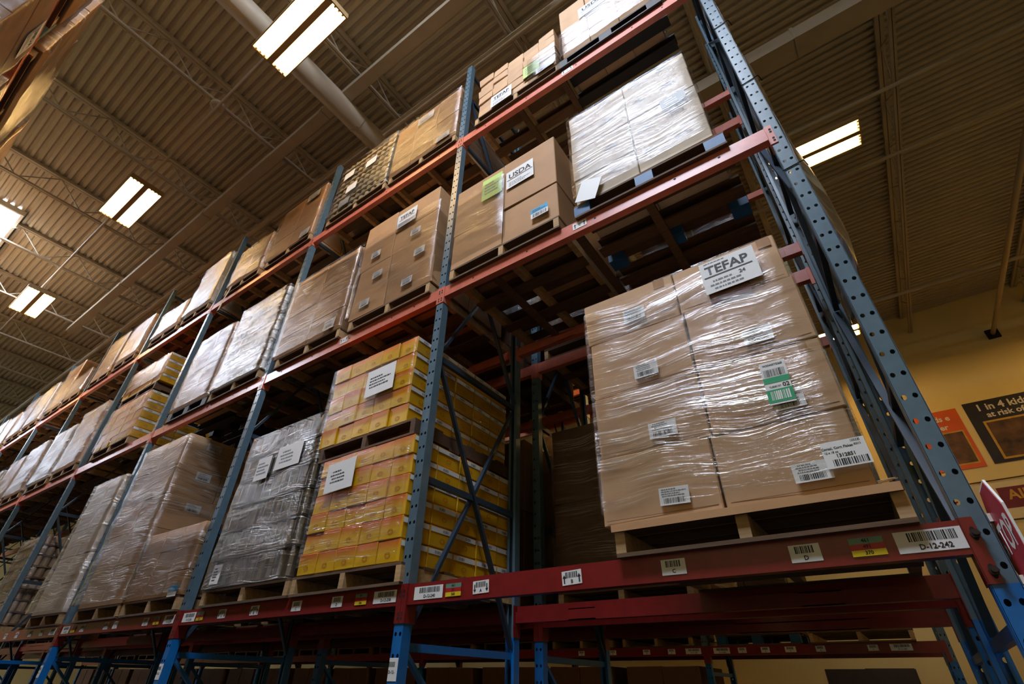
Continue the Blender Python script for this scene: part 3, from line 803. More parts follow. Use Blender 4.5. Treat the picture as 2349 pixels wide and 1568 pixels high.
for ch in gl.children:
    if ch.name.startswith('barcode'): ch.location.y -= 0.0008
plate(H[(0, 1)], 'product_label', (-0.256, yF - .012, 2.205), 0.142, 0.098, PAPER, [
    ('lettering', -0.02, 0.024, text_mesh('Cereal, Corn Flakes', 0.0125, INK)), ('lettering', -0.043, 0.009, text_mesh('12 x 18 oz', 0.0105, INK)),
    ('lettering', 0.0, -0.006, text_mesh('1312851', 0.018, INK)), ('barcode', 0.008, -0.030, barcode_mesh(0.11, 0.024, 34, 3)),
    ('barcode', 0.042, 0.041, barcode_mesh(0.03, 0.009, 16, 4)), ('lettering', 0.045, 0.026, text_mesh('82013', 0.009, INK))], 0.0, label='white barcode label reading 1312851')
wrap(-1.245, -0.19, -0.046, 0.56, 2.14, 3.27, FILM_H, 'clear shiny stretch wrap around the large TEFAP cartons', amp=0.004, off=0.006)
# tape ends and splinter at the lower right corner
st = MB()
for i in range(9):
    a = random.uniform(-.2, .2); st.tube((0, 0, 0.001 * i), (0.04 + random.uniform(0, .02), -0.01 * a, 0.006 + 0.012 * a + 0.001 * i), 0.0012, 4)
tag(link('straw_bundle', st.mesh('straw_bundle', WOOD), None, (-0.20, -0.05, 2.085)), 'frayed straw-coloured splinters at the lower right of the TEFAP load', 'splinters')

# ---------- yellow cartons, second bay, lowest shelf: two loads one on the other
def yellow_load(tagw, x0, x1, z0, z1, nr, yf, nc=5, ns=4, cd_=0.235):
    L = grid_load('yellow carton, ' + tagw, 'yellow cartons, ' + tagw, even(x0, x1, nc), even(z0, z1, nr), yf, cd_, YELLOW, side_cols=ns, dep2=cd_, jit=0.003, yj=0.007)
    hh = (z1 - z0) / nr
    for (r, c), o in L.items():
        zc = z0 + (r + .5) * hh
        if c < nc:
            link('logo_oval', ring_mesh(0.015, 0.004, 1.5, ORANGE_INK), o, (0, -cd_ / 2 - 0.0015, 0.045))
        if c >= nc - 1:
            plate(o, 'side_label', o.location + Vector(((x1 - x0) / nc / 2 + 0.001, 0, hh * 0.80)), cd_ * 0.94, 0.030, PAPER, [('barcode', cd_ * 0.12 * (1 if r % 2 else -1), 0, barcode_mesh(0.06, 0.018, 20, 3, GREY_INK))], 0, True)
            link('logo_oval', ring_mesh(0.015, 0.004, 1.5, ORANGE_INK), o, ((x1 - x0) / nc / 2 + 0.0015, 0, 0.045), (0, 0, math.pi / 2))
    return L
pallet(-3.02, -0.03, LEV[0], 'wood', 'wooden pallet under the lower yellow cartons')
zy = LEV[0] + PH + G
YL = yellow_load('lower near stack', -3.50, -2.545, zy, 2.865, 6, -0.03)
pallet(-3.07, -0.03, 2.869, 'old', 'dark pallet between the two yellow carton stacks')
YU = yellow_load('upper near stack', -3.62, -2.66, 2.869 + PH + G, 3.72, 5, -0.03)
wrap(-3.51, -2.57, -0.045, 1.15, zy + .05, 2.85, FILM_Y, 'clear stretch wrap around the lower yellow carton stack', amp=0.003, off=0.006)
wrap(-3.64, -2.66, -0.045, 1.15, 3.12, 3.70, FILM_Y, 'clear stretch wrap around the upper yellow carton stack', amp=0.003, off=0.006)
o = YL[(4, 1)]; plate(o, 'paper_sheet', (-3.22, -0.062, 2.70), 0.30, 0.215, PAPER, [('printed_lines', 0, 0, lines_mesh(0.22, 0.1, 4, 2, INK))], -0.03)
o = YU[(3, 3)]; plate(o, 'paper_sheet', (-2.98, -0.062, 3.405), 0.31, 0.235, PAPER, [('printed_lines', 0, 0, lines_mesh(0.24, 0.11, 4, 1, INK))], -0.02)

# ---------- canned goods in trays
CAN = {}
def can_mesh(r, h, M, key):
    return cached(('can', key, r, h), lambda: MB().lathe([(r * 0.94, 0), (r, 0.004), (r, h - .006), (r * 0.95, h - .002), (r * 0.95, h)], 12).mesh('can', M, False))
TIN = mat('can_label_grey', (128, 124, 116), 0.3, metal=0.5, var=0.12, namt=0.2, nscale=14)
TIND = mat('can_label_dark', (120, 116, 112), 0.35, metal=0.4, var=0.2, namt=0.2, nscale=14)
TANC = mat('jar_tan', (168, 138, 106), 0.4, var=0.1, namt=0.15, nscale=12)
def can_load(xc, w_, yf, d_, z0, z1, nl, label, Mc, Mt, Mf, n_front=9, n_side=9, side=True, group='shrink-wrapped loads of cans', wrapz=0.0):
    o = empty('canned_goods_load', (xc, yf, z0), label, 'can load', group)
    lh = (z1 - z0) / nl; x0 = -w_ / 2; r = w_ / n_front / 2
    tray = cached(('tray', w_, d_, Mt.name), lambda: MB().box(x0, -x0, 0, d_, 0, 0.006).box(x0, -x0, 0, 0.004, 0, 0.022).box(-x0 - .004, -x0, 0, d_, 0, 0.022).box(x0, x0 + .004, 0, d_, 0, 0.022).mesh('tray', Mt))
    me = can_mesh(r * 0.96, lh - 0.012, Mc, Mc.name)
    for l in range(nl):
        sx = random.uniform(-.012, .012)
        link('tray', tray, o, (sx, 0, l * lh))
        for i in range(n_front): link('can', me, o, (sx + x0 + r * (2 * i + 1), r + .004 + random.uniform(-.004, .004), l * lh + .007))
        if side:
            nn = int(d_ / (2 * r))
            for i in range(1, min(nn, n_side)): link('can', me, o, (sx - x0 - r - .004, r * (2 * i + 1) + .004, l * lh + .007))
    core = MB().box(x0 + 2.2 * r, -x0 - 2.2 * r, 2.2 * r, d_ - .02, 0, (z1 - z0) - .01); link('inner_cases', core.mesh('inner_cases', Mt), o)
    wrap(xc - w_ / 2, xc + w_ / 2, yf, yf + d_, z0 + wrapz, z1 + .005, Mf, None, o, amp=0.012, off=0.012, flare=0.02)
    return o
pallet(-4.12, -0.03, LEV[0], 'wood', 'pale wooden pallet under the grey wrapped can load', width=1.12)
zc = LEV[0] + PH + G
cl = can_load(-4.15, 1.06, -0.03, 1.1, zc, 3.33, 6, 'tall load of grey cans in trays left of the yellow cartons', TIN, mat('tray_grey', (92, 86, 76), 0.6), FILM)
plate(cl, 'paper_sheet', (-3.98, -0.052, 3.02), 0.34, 0.2, PAPER, [('printed_lines', 0, 0, lines_mesh(0.26, 0.12, 4, 2))]); plate(cl, 'paper_sheet', (-4.33, -0.052, 2.98), 0.2, 0.2, PAPER, [('printed_lines', 0, 0, lines_mesh(0.16, 0.12, 4, 1))])
plate(cl, 'case_label', (-4.52, -0.056, 2.17), 0.12, 0.14, PAPER, [('printed_lines', 0, 0, lines_mesh(0.09, 0.1, 5, 2, INK))])

# ---------- third bay, lowest shelf: short stack in front, tall load left
pallet(-5.575, -0.03, LEV[0], 'wood', 'wooden pallet under the short brown stack in the third bay', width=1.02)
S = grid_load('printed carton, short stack', 'cartons of the short stack in the third bay', even(-6.10, -5.055, 3), even(zc, 2.66, 3), -0.03, 0.4, CARD2)
plate(S[(0, 2)], 'blue_label', (-5.17, -0.045, 2.125), 0.15, 0.05, BLUEP); plate(S[(0, 2)], 'case_label', (-5.17, -0.045, 2.08), 0.15, 0.035, PAPER)
wrap(-6.105, -5.06, -0.045, 0.37, zc + .02, 2.64, FILM, 'stretch wrap around the short brown stack of the third bay')
pallet(-6.66, -0.03, LEV[0], 'wood', 'wooden pallet under the tall wrapped carton load left of the short stack')
T = grid_load('brown carton of the tall load', 'cartons of the tall load in the third bay', even(-7.17, -6.14, 2), even(zc, 3.79, 5), -0.03, 0.5, CARD, side_cols=1, dep2=0.5)
for (r, c), o in T.items():
    o.location.x += -0.012 * r
    if c >= 1: ship_label(o, o.location.x + 0.258, o.location.z + 0.25, o.location.y + (0.05 if c == 1 else 0), 0.16, 0.085, r, 0, True)
wrap(-7.22, -6.15, -0.045, 0.97, zc + .03, 3.76, FILM_D, 'dense stretch wrap around the tall brown load of the third bay', amp=0.014, flare=0.03)

# ---------- fourth bay, lowest shelf
pallet(-8.06, -0.03, LEV[0], 'wood', 'wooden pallet under the tall grey-wrapped load of the fourth bay', width=0.94)
Q = grid_load('carton of the narrow tall load', 'cartons of the tall load in the fourth bay', even(-8.50, -7.60, 2), even(zc, 3.60, 5), -0.03, 0.5, CARD3)
wrap(-8.51, -7.60, -0.045, 0.47, zc + .02, 3.58, FILM_D, 'stretch wrap around the tall narrow load of the fourth bay', flare=0.05)
pallet(-10.64, 0.08, LEV[0], 'wood', 'wooden pallet under the far load of jars at the left edge')
can_load(-10.64, 0.99, 0.09, 1.1, zc, 3.22, 8, 'load of small tan jars in trays at the far left edge', TANC, CARDD, FILM, n_front=10, n_side=10)

# ---------- middle shelf
z2 = LEV[1] + PH + G
pallet(-0.745, -0.03, LEV[1], 'blue', 'blue painted pallet under the shiny white-wrapped load')
W = grid_load('pale carton of the shiny load', 'cartons of the shiny load', even(-1.235, -0.285, 2), [z2, 4.52, 4.86, 5.10, 5.32], -0.03, 0.55, CARD3)
for (r, c), o in W.items():
    for q in (-0.12, 0.1): link('printed_lines', lines_mesh(0.16, 0.06, 2, 2), o, (q, -0.2775, 0.17))
wrap(-1.245, -0.28, -0.04, 0.53, z2 + .06, 5.30, FILM_W, 'bright white stretch wrap on the load right of the USDA cartons', amp=0.008)
pl = plate(W[(0, 0)], 'loose_sheet', (-1.12, -0.055, 4.33), 0.16, 0.2, PAPER, [], 0.35)
pl2 = plate(W[(1, 1)], 'case_label', (-0.44, -0.052, 4.80), 0.17, 0.10, mat('grey_paper', (150, 150, 150), 0.5), [('printed_lines', 0, 0, lines_mesh(0.13, 0.07, 3, 2, PAPER))])

pallet(-1.89, -0.03, LEV[1], 'wood', 'wooden pallet under the USDA cartons of the middle shelf')
U = grid_load('large tan USDA carton', 'cartons of the USDA load on the middle shelf', [-2.41, -1.882, -1.375], [z2, 4.645, 5.24], -0.03, 0.5, CARD2, side_cols=1, dep2=0.5, gap=0.006, jit=0.005)
yF2 = -0.046
sheet_label(U[(1, 1)], -1.708, 4.97, yF2, 0.27, 0.22, 'USDA', 0.085, -0.02)
plate(U[(1, 0)], 'green_note', (-1.995, yF2, 5.02), 0.215, 0.27, GREENP, [('printed_lines', 0, 0, lines_mesh(0.16, 0.16, 4, 1))], 0.02)
plate(U[(0, 1)], 'blue_label', (-1.527, yF2, 4.415), 0.15, 0.05, BLUEP, [('printed_lines', 0, 0, lines_mesh(0.12, 0.03, 2, 1, INK))])
plate(U[(0, 1)], 'barcode_label', (-1.527, yF2, 4.365), 0.15, 0.05, PAPER, [('barcode', 0, 0, barcode_mesh(0.12, 0.035, 34, 3))])
wrap(-2.42, -1.87, -0.042, 0.97, z2 + .1, 5.1, FILM_L, 'thin stretch wrap around the left USDA cartons')

pallet(-3.13, -0.03, LEV[1], 'wood', 'wooden pallet under the TEFAP cartons of the middle shelf')
TF = grid_load('brown TEFAP carton, middle shelf', 'cartons of the TEFAP load on the middle shelf', [-3.66, -3.19, -2.61], [z2, 4.575, 4.895, 5.215, 5.56], -0.03, 0.5, CARD2, side_cols=1, dep2=0.5, gap=0.006, jit=0.006)
for (r, c), o in TF.items(): o.location.x += -0.02 * r
sheet_label(TF[(3, 1)], -3.075, 5.33, -0.05, 0.27, 0.20, 'TEFAP', 0.07, -0.02)
for r in range(3):
    for c, xx in ((0, -3.45), (1, -2.9)):
        ship_label(TF[(r, c)], xx + 0.1 * (r % 2), 0.13 + (z2, 4.575, 4.895)[r], -0.05, 0.13, 0.08, r + c)
wrap(-3.70, -2.62, -0.045, 0.97, z2 + .04, 5.30, FILM_L, 'loose stretch wrap around the TEFAP cartons of the middle shelf', amp=0.01)

pallet(-4.28, -0.03, LEV[1], 'wood', 'wooden pallet under the golden shining load of the middle shelf')
GL = grid_load('brown carton of the golden shining load', 'cartons of the golden shining load', even(-4.86, -3.78, 2), even(z2, 5.36, 4), -0.03, 0.5, CARD2, side_cols=1, dep2=0.5)
ship_label(GL[(0, 1)], -3.95, 4.36, -0.05, 0.16, 0.12, 2)
wrap(-4.87, -3.78, -0.045, 0.97, z2 + .02, 5.34, FILM, 'stretch wrap with golden glare on the middle shelf of the second bay', amp=0.005)

pallet(-5.60, -0.03, LEV[1], 'wood', 'wooden pallet under the silvery wrapped load of the middle shelf')
can_load(-5.60, 1.0, -0.03, 1.1, z2, 5.47, 9, 'silvery wrapped load of thin trays on the middle shelf', mat('can_label_white', (205, 200, 190), 0.4, var=0.1, namt=0.15), CARD3, FILM_S, n_side=9)
pallet(-6.64, -0.03, LEV[1], 'black', 'black pallet under the plain brown load of the middle shelf', width=0.95)
B3 = grid_load('brown carton, plain middle shelf load', 'cartons of the plain load in the third bay', even(-7.07, -6.2, 2), even(z2, 5.38, 4), -0.03, 0.5, CARD2, side_cols=1, dep2=0.5)
wrap(-7.08, -6.18, -0.045, 0.97, z2 + .02, 5.36, FILM, 'stretch wrap around the plain brown load of the third bay')
# fourth bay: yellow cartons again, two high
pallet(-8.86, -0.03, LEV[1], 'wood', 'pallet under the far yellow cartons of the middle shelf', width=1.25)
yellow_load('far lower stack', -9.50, -8.24, z2, 5.0, 5, -0.03, nc=5, ns=3, cd_=0.26)
pallet(-8.82, -0.03, 5.004, 'old', 'dark pallet between the far yellow stacks', width=1.2)
yellow_load('far upper stack', -9.45, -8.15, 5.004 + PH + G, 5.62, 4, -0.03, nc=5, ns=3, cd_=0.26)
wrap(-9.51, -8.24, -0.045, 0.9, z2 + .02, 4.98, FILM_L, 'stretch wrap around the far lower yellow stack', amp=0.012)
wrap(-9.46, -8.15, -0.045, 0.9, 5.2, 5.60, FILM, 'stretch wrap around the far upper yellow stack', amp=0.012)

# ---------- top shelf
z3 = LEV[2] + PH + G
pallet(-0.80, -0.03, LEV[2], 'black', 'black pallet under the cropped USDA load of the top shelf')
V = grid_load('tan carton of the cropped USDA load', 'cartons of the top shelf USDA load', even(-1.23, -0.36, 3), even(z3, 7.35, 4), -0.03, 0.5, CARD)
sheet_label(V[(2, 1)], -0.86, 6.98, -0.05, 0.3, 0.2, 'USDA', 0.085)
wrap(-1.24, -0.35, -0.045, 0.47, z3 + .02, 6.85, FILM_D, 'stretch wrap around the cropped USDA load at the top')
pallet(-1.78, -0.03, LEV[2], 'wood', 'wooden pallet under the small-carton TEFAP load of the top shelf')
K = grid_load('small brown carton of the top TEFAP load', 'small cartons of the top shelf TEFAP load', even(-2.27, -1.30, 5), even(z3, 7.09, 6), -0.03, 0.3, CARD, side_cols=0, jit=0.006, yj=0.012)
sheet_label(K[(0, 1)], -1.94, 6.42, -0.055, 0.26, 0.2, 'TEFAP', 0.07)
plate(K[(1, 3)], 'green_note', (-1.575, -0.055, 6.55), 0.19, 0.21, GREENP, [('printed_lines', 0, 0, lines_mesh(0.14, 0.14, 4, 1))])
ship_label(K[(0, 4)], -1.42, 6.42, -0.055, 0.2, 0.1, 2)
wrap(-1.62, -1.295, -0.05, 0.26, z3 + .02, 6.75, FILM_D, 'strip of stretch wrap at the right of the small top cartons', amp=0.008)
pallet(-3.07, -0.03, LEV[2], 'wood', 'wooden pallet under the brown load left of the second post, top shelf')
R2 = grid_load('brown carton, top load by second post', 'cartons of the top shelf load beside the second post', even(-3.61, -2.56, 3), even(z3, 7.32, 4), -0.03, 0.45, CARD2, side_cols=1, dep2=0.5)
ship_label(R2[(0, 2)], -2.74, 6.44, -0.05, 0.2, 0.1, 1); ship_label(R2[(3, 1)], -3.1, 7.15, -0.05, 0.26, 0.14, 2)
wrap(-3.62, -2.55, -0.045, 0.9, z3 + .02, 7.3, FILM, 'golden stretch wrap around the top load beside the second post')
pallet(-4.18, -0.03, LEV[2], 'wood', 'wooden pallet under the bottle trays of the top shelf', width=1.08)
tl = can_load(-4.18, 1.08, -0.03, 1.1, z3, 7.40, 10, 'load of cream trays and bottles on the top shelf', mat('bottle_cream', (196, 176, 136), 0.35, var=0.1, namt=0.2), CARD3, FILM, n_front=10, n_side=9)
for px, pz in ((-4.05, 7.05), (-4.35, 6.75), (-4.42, 6.5), (-4.5, 7.12)): plate(tl, 'paper_sheet', (px, -0.05, pz), 0.2, 0.14, PAPER)
pallet(-5.56, -0.03, LEV[2], 'wood', 'wooden pallet under the plain top load of the third bay')
R3 = grid_load('brown carton of the plain top load', 'cartons of the plain top load in the third bay', even(-6.1, -5.06, 2), even(z3, 7.42, 3), -0.03, 0.5, CARD2, side_cols=1, dep2=0.5)
ship_label(R3[(2, 1)], -5.32, 7.28, -0.05, 0.28, 0.14, 1); ship_label(R3[(0, 1)], -5.2, 6.43, -0.05, 0.2, 0.12, 1)
wrap(-6.11, -5.05, -0.045, 0.97, z3 + .02, 7.4, FILM_L, 'stretch wrap around the plain top load of the third bay')
pallet(-6.68, -0.03, LEV[2], 'wood', 'wooden pallet under the wrinkled top load of the third bay', width=0.9)
R4 = grid_load('brown carton, wrinkled top load of the third bay', 'cartons of the wrinkled top load', even(-7.08, -6.25, 2), even(z3, 7.12, 3), -0.03, 0.5, CARD2)
wrap(-7.1, -6.24, -0.045, 0.47, z3 + .02, 7.1, FILM_D, 'wrinkled stretch wrap around the top load left of the plain one', amp=0.02)
strap = MB()
for i in range(8): strap.bar((0.012 * math.sin(i), -0.03 - 0.004 * i, -0.06 * i), (0.012 * math.sin(i + 1), -0.03 - 0.004 * (i + 1), -0.06 * (i + 1)), 0.05, 0.004, (0, 1, 0))
tag(link('hanging_strap', strap.mesh('hanging_strap', CARD3), None, (-6.9, -0.03, 6.3)), 'torn wrap tail hanging below the top beam of the third bay', 'strap')

# ---------- far bays: wrapped loads, cartons as parts
LOADW = {}
def far_load(xc, w_, lv, h, M, Mf, label, nr=4, nc=2, kx='wood', yf=-0.03, depth=1.05, pdy=0.0):
    y0 = yf
    pallet(xc, y0 + pdy, LEV[lv], kx, 'pallet under the ' + label, 'pallets of the far loads', w_ * 0.98)
    o = empty('wrapped_pallet_load', (xc, y0, LEV[lv] + PH + G), label, 'pallet load', 'far wrapped pallet loads')
    zz = LEV[lv] + PH + G
    for r in range(nr):
        for c in range(nc):
            for k in range(2):
                carton(xc - w_ / 2 + w_ * c / nc, xc - w_ / 2 + w_ * (c + 1) / nc, y0 + depth * k / 2, y0 + depth * (k + 1) / 2, zz + h * r / nr, zz + h * (r + 1) / nr, M, None, None, 0.006, 0.006, parent=o)
    wrap(xc - w_ / 2, xc + w_ / 2, y0, y0 + depth, zz + .02, zz + h, Mf, None, o, amp=0.014, off=0.014, flare=0.02)
    return o
FS = FILM_S
far_load(-8.03, 0.86, 2, 1.12, CARD3, FS, 'tall silvery load on the top shelf of the fourth bay')
far_load(-9.1, 1.0, 2, 0.55, CARD2, FILM_D, 'low wrinkled load on the top shelf of the fourth bay', 2)
far_load(-10.62, 0.95, 2, 0.9, CARD2, FILM, 'right one of two brown top loads in the fifth bay', 3)
far_load(-11.75, 0.95, 2, 0.95, CARD2, FILM_L, 'left one of two brown top loads in the fifth bay', 3)
far_load(-13.17, 1.0, 2, 0.55, CARD2, FS, 'low shiny top load of the sixth bay', 2)
far_load(-14.25, 1.0, 2, 1.15, CARD2, FILM, 'tall brown top load of the sixth bay')
far_load(-15.67, 1.05, 2, 1.0, CARD, FS, 'right shiny top load of the seventh bay')
far_load(-16.85, 1.05, 2, 1.0, CARD2, FILM_D, 'left shiny top load of the seventh bay')
far_load(-18.17, 1.05, 2, 0.9, CARD2, FILM_D, 'right top load of the eighth bay at the left edge', 3)
far_load(-19.3, 1.05, 2, 1.0, CARD3, FILM, 'left top load of the eighth bay at the left edge', 3)
far_load(-10.6, 1.02, 1, 1.1, CARD2, FILM_D, 'wrinkled middle shelf load next to the far yellow cartons')
far_load(-11.8, 1.02, 1, 0.98, CARD3, FS, 'silvery middle shelf load in the fifth bay')
far_load(-13.17, 1.05, 1, 1.0, CARD2, FS, 'right middle shelf load of the sixth bay')
far_load(-14.35, 1.02, 1, 0.95, CARD2, FILM, 'left middle shelf load of the sixth bay')
far_load(-15.67, 1.05, 1, 0.9, CARD3, FS, 'right middle shelf load of the seventh bay', 3)
far_load(-16.85, 1.05, 1, 0.9, CARD2, FILM_D, 'left middle shelf load of the seventh bay', 3)
far_load(-18.17, 1.05, 1, 0.9, CARD2, FILM_D, 'middle shelf load of the eighth bay at the left edge', 3)
# second rack row and far rack
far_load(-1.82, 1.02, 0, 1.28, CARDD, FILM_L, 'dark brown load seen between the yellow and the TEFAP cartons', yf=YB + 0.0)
far_load(-0.75, 0.98, 1, 1.1, CARDD, FILM_L, 'added dark load on the middle shelf behind the shiny load', yf=YB)  # added to block light and keep the shelf underside dark
far_load(-1.9, 0.98, 1, 1.1, CARDD, FILM_L, 'added dark load on the middle shelf behind the USDA cartons', yf=YB)  # added for darkness under the middle shelf
far_load(-1.9, 0.98, 2, 1.0, CARDD, FILM_L, 'added dark load on the top shelf behind the small cartons', yf=YB)  # added to block light from the skylight
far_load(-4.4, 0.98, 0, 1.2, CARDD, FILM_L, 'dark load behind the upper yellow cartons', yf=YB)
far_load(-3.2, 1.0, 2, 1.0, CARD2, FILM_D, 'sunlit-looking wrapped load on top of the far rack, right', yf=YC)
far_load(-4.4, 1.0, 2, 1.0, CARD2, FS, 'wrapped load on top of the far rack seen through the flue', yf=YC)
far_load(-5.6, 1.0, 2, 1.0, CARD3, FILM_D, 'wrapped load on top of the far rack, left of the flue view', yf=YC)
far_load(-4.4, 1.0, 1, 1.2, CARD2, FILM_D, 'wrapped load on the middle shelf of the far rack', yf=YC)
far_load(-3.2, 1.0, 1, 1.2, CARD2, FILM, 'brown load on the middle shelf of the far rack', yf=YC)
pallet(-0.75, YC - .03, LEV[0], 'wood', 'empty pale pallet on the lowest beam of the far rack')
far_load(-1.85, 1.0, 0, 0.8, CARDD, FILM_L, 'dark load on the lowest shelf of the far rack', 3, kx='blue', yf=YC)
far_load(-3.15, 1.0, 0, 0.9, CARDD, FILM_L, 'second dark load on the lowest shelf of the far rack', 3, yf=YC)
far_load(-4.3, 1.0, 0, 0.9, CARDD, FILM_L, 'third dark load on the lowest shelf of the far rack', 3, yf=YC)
def lite_load(xc, w_, lv, h, M, label, yf, nr=2):
    zz = LEV[lv] if lv >= 0 else 0.0
    pallet(xc, yf, zz, 'old', 'pallet under the ' + label, 'pallets of the hidden rows', w_ * 0.98)
    o = empty('pallet_load', (xc, yf, zz + PH + G), label, 'pallet load', 'loads of the hidden rows')
    for r in range(nr):
        for c in range(2):
            carton(xc - w_ / 2 + w_ * c / 2, xc - w_ / 2 + w_ * (c + 1) / 2, yf, yf + 1.05, zz + PH + G + h * r / nr, zz + PH + G + h * (r + 1) / nr, M, None, None, 0.006, 0.006, parent=o)
SH = {-1: 'floor', 0: 'lowest shelf', 1: 'middle shelf', 2: 'top shelf'}
for bay in range(1, 7):  # filler loads added to keep light out of the rack interior
    for q, dx in ((0, -0.62), (1, -1.85)):
        for lv in (-1, 0, 1, 2):
            if lv == 0 and bay == 1 and q == 1: continue
            if bay > 4 and lv > 0: continue
            x = -2.5 * bay + dx
            lite_load(x, 1.0, lv, (1.22, 1.3, 1.2, 0.95)[lv + 1], CARDD, 'added dark %s load of the %s, %s bay, second row' % ('right' if q == 0 else 'left', SH[lv], BAYW[bay]), YB)
for bay in range(1, 9):
    for q, dx in ((0, -0.62), (1, -1.85)):
        for lv in (-1, 0):
            if bay == 1 and lv == 0: continue
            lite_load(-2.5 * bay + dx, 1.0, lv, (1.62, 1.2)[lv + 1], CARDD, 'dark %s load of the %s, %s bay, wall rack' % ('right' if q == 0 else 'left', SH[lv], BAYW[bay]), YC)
for bay in range(6):  # unseen loads added to block light and floor bounce
    for q, dx in ((0, -0.62), (1, -1.85)):
        for lv in (-1, 0, 1, 2):
            if bay < 3 and lv == 2: continue
            if bay < 1 and lv == 1: continue
            if lv == 1 and bay == 1 and q == 0: continue
            x = -2.55 - 2.5 * bay + dx
            lite_load(x, 1.0, lv, (1.3, 1.5, 1.5, 1.1)[lv + 1], CARD2, 'added %s load of the %s, %s bay across the aisle' % ('right' if q == 0 else 'left', SH[lv], BAYW[bay]), YO - 1.12)
# wooden cross supports lying on the beams
SUP = MB().box(-0.028, 0.028, 0.0, 1.03, 0, 0.036).mesh('cross_support', WOODD)
for lv, xs in ((1, (-0.78, -1.30, -2.05, -3.1, -4.2, -5.4)), (2, (-1.30, -1.80, -3.0, -3.9))):
    for i, x in enumerate(xs):
        tag(link('cross_support', SUP, None, (x, 0.03, LEV[lv] - 0.036 - 0.0005)), 'wooden cross support under the %s shelf, %s from right' % (LVW[lv], ORD[i] if i else 'first'), 'support', 'wooden supports across the beams')

# ---------- loads across the aisle (upper left corner of the picture)
far_load(-6.3, 2.1, 2, 1.18, CARD2, FILM_D, 'brown wrapped load across the aisle above the beam', 4, 3, yf=YO - 1.00, pdy=-0.17)
far_load(-8.75, 2.0, 2, 1.3, CARD2, FILM_D, 'second brown load across the aisle beyond the dark post', 4, 3, yf=YO - 1.00, pdy=-0.17)
far_load(-3.85, 2.0, 2, 0.9, CARD2, FILM, 'load at the top left corner across the aisle', 3, 3, yf=YO - 1.00, pdy=-0.17)
ol = far_load(-4.35, 1.1, 1, 1.62, CARD2, FILM_L, 'brown load with white sign below the beam across the aisle', 4, 1, yf=YO - 1.00, pdy=-0.17)
far_load(-5.75, 1.1, 1, 1.55, CARD2, FILM, 'second brown load below the beam across the aisle', 4, 1, yf=YO - 1.00, pdy=-0.17)
pa = plate(ol, 'paper_sign', (-4.55, YO + 0.062, 5.70), 0.32, 0.26, PAPER, [('lettering', 0, 0.03, text_mesh('USDA', 0.09, INK)), ('printed_lines', 0, -0.07, lines_mesh(0.25, 0.06, 3, 1))])
pa.rotation_euler = (0, 0, math.pi)

# ---------- back wall: posters, banner, dark board
def poster(name, x0, x1, z0, z1, M, label):
    o = tag(link(name, MB().box(0, x1 - x0, -0.012, 0, 0, z1 - z0).mesh(name, M), None, (x0, Y1 - 0.002, z0)), label, 'poster')
    return o
ORP = mat('poster_orange', (226, 98, 40), 0.4, namt=0.12, nscale=1.5); DKP = mat('poster_black', (44, 40, 46), 0.4, namt=0.3, nscale=2.5)
PIC = mat('poster_photo', (92, 62, 34), 0.5, namt=0.75, nscale=4.0); YLW = mat('poster_yellow', (206, 160, 50), 0.5)
WIN = mat('poster_white', (235, 228, 210), 0.5)
p1 = poster('wall_poster', 1.0, 2.15, 5.36, 6.69, ORP, 'orange poster on the back wall partly behind the end post')
link('photo', MB().box(0.5, 1.06, -.015, -.012, 0.12, 0.80).mesh('photo', PIC), p1); link('photo_border', MB().box(0.47, 1.09, -.014, -.0115, 0.09, 0.83).mesh('photo_border', YLW), p1)
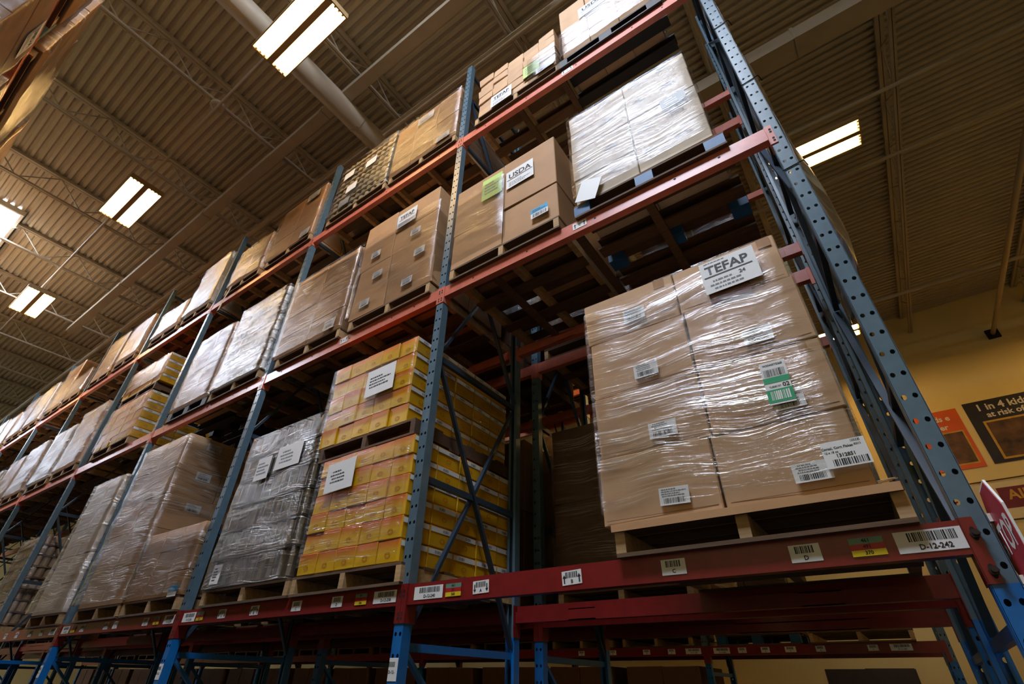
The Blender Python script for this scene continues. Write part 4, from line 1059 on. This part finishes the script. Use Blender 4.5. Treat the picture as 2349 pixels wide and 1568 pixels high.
link('lettering', text_mesh('ds e', 0.17, WIN), p1, (0.83, -.016, 1.14)); link('lettering', text_mesh('er', 0.17, WIN), p1, (0.80, -.016, 0.94)); link('lettering', text_mesh('od', 0.17, WIN), p1, (0.2, -.016, 1.05))
p2 = poster('wall_poster', 2.28, 3.95, 5.38, 6.74, DKP, 'black poster reading 1 in 4 kids at risk of hunger')
link('photo', MB().box(0.22, 1.5, -.015, -.012, 0.10, 0.86).mesh('photo', PIC), p2); link('photo_border', MB().box(0.18, 1.54, -.014, -.0115, 0.06, 0.90).mesh('photo_border', YLW), p2)
link('lettering', text_mesh('1 in 4 kids', 0.21, WIN), p2, (0.62, -.016, 1.2)); link('lettering', text_mesh('at risk of hunger', 0.17, WIN), p2, (0.87, -.016, 1.02))
bn = poster('wall_banner', 0.8, 3.6, 4.30, 5.02, mat('banner_cream', (238, 218, 170), 0.6, namt=0.05), 'cream cloth banner with AIB panel below the posters')
MAG = mat('banner_maroon', (120, 24, 40), 0.5, namt=0.1)
link('maroon_panel', MB().box(1.28, 2.3, -.016, -.012, 0.20, 0.60).mesh('maroon_panel', MAG), bn)
link('lettering', text_mesh('AIB', 0.26, YLW), bn, (1.6, -.018, 0.44)); link('lettering', text_mesh('F', 0.24, INK), bn, (0.72, -.016, 0.44))
sb = MB(); n0 = 10
for i in range(10): sb.v.append(((0.34 if i % 2 == 0 else 0.15) * math.sin(i * math.pi / 5) + 0.3, -.016, (0.34 if i % 2 == 0 else 0.15) * math.cos(i * math.pi / 5) + 0.34))
sb.f.append(tuple(range(10))); link('maroon_star', sb.mesh('maroon_star', MAG), bn)
for zz, yy in ((5.05, 0), (4.28, 0)): tag(link('banner_rope', MB().tube((-1.2, 0, 0), (3.9, 0, 0.06), 0.012, 6).mesh('banner_rope', CARDD), None, (1.0, Y1 - 0.03, zz - .02)), 'dark cord along the %s edge of the banner' % ('upper' if zz > 5 else 'lower'), 'cord')
db = poster('wall_board', -1.95, -0.40, 0.9, 1.87, mat('board_brown', (62, 44, 34), 0.5, namt=0.15), 'dark brown board on the back wall under the far rack beam')
link('board_leaf', MB().box(0.72, 1.53, -.03, -.012, 0.02, 0.98).mesh('board_leaf', MATS['board_brown']), db)
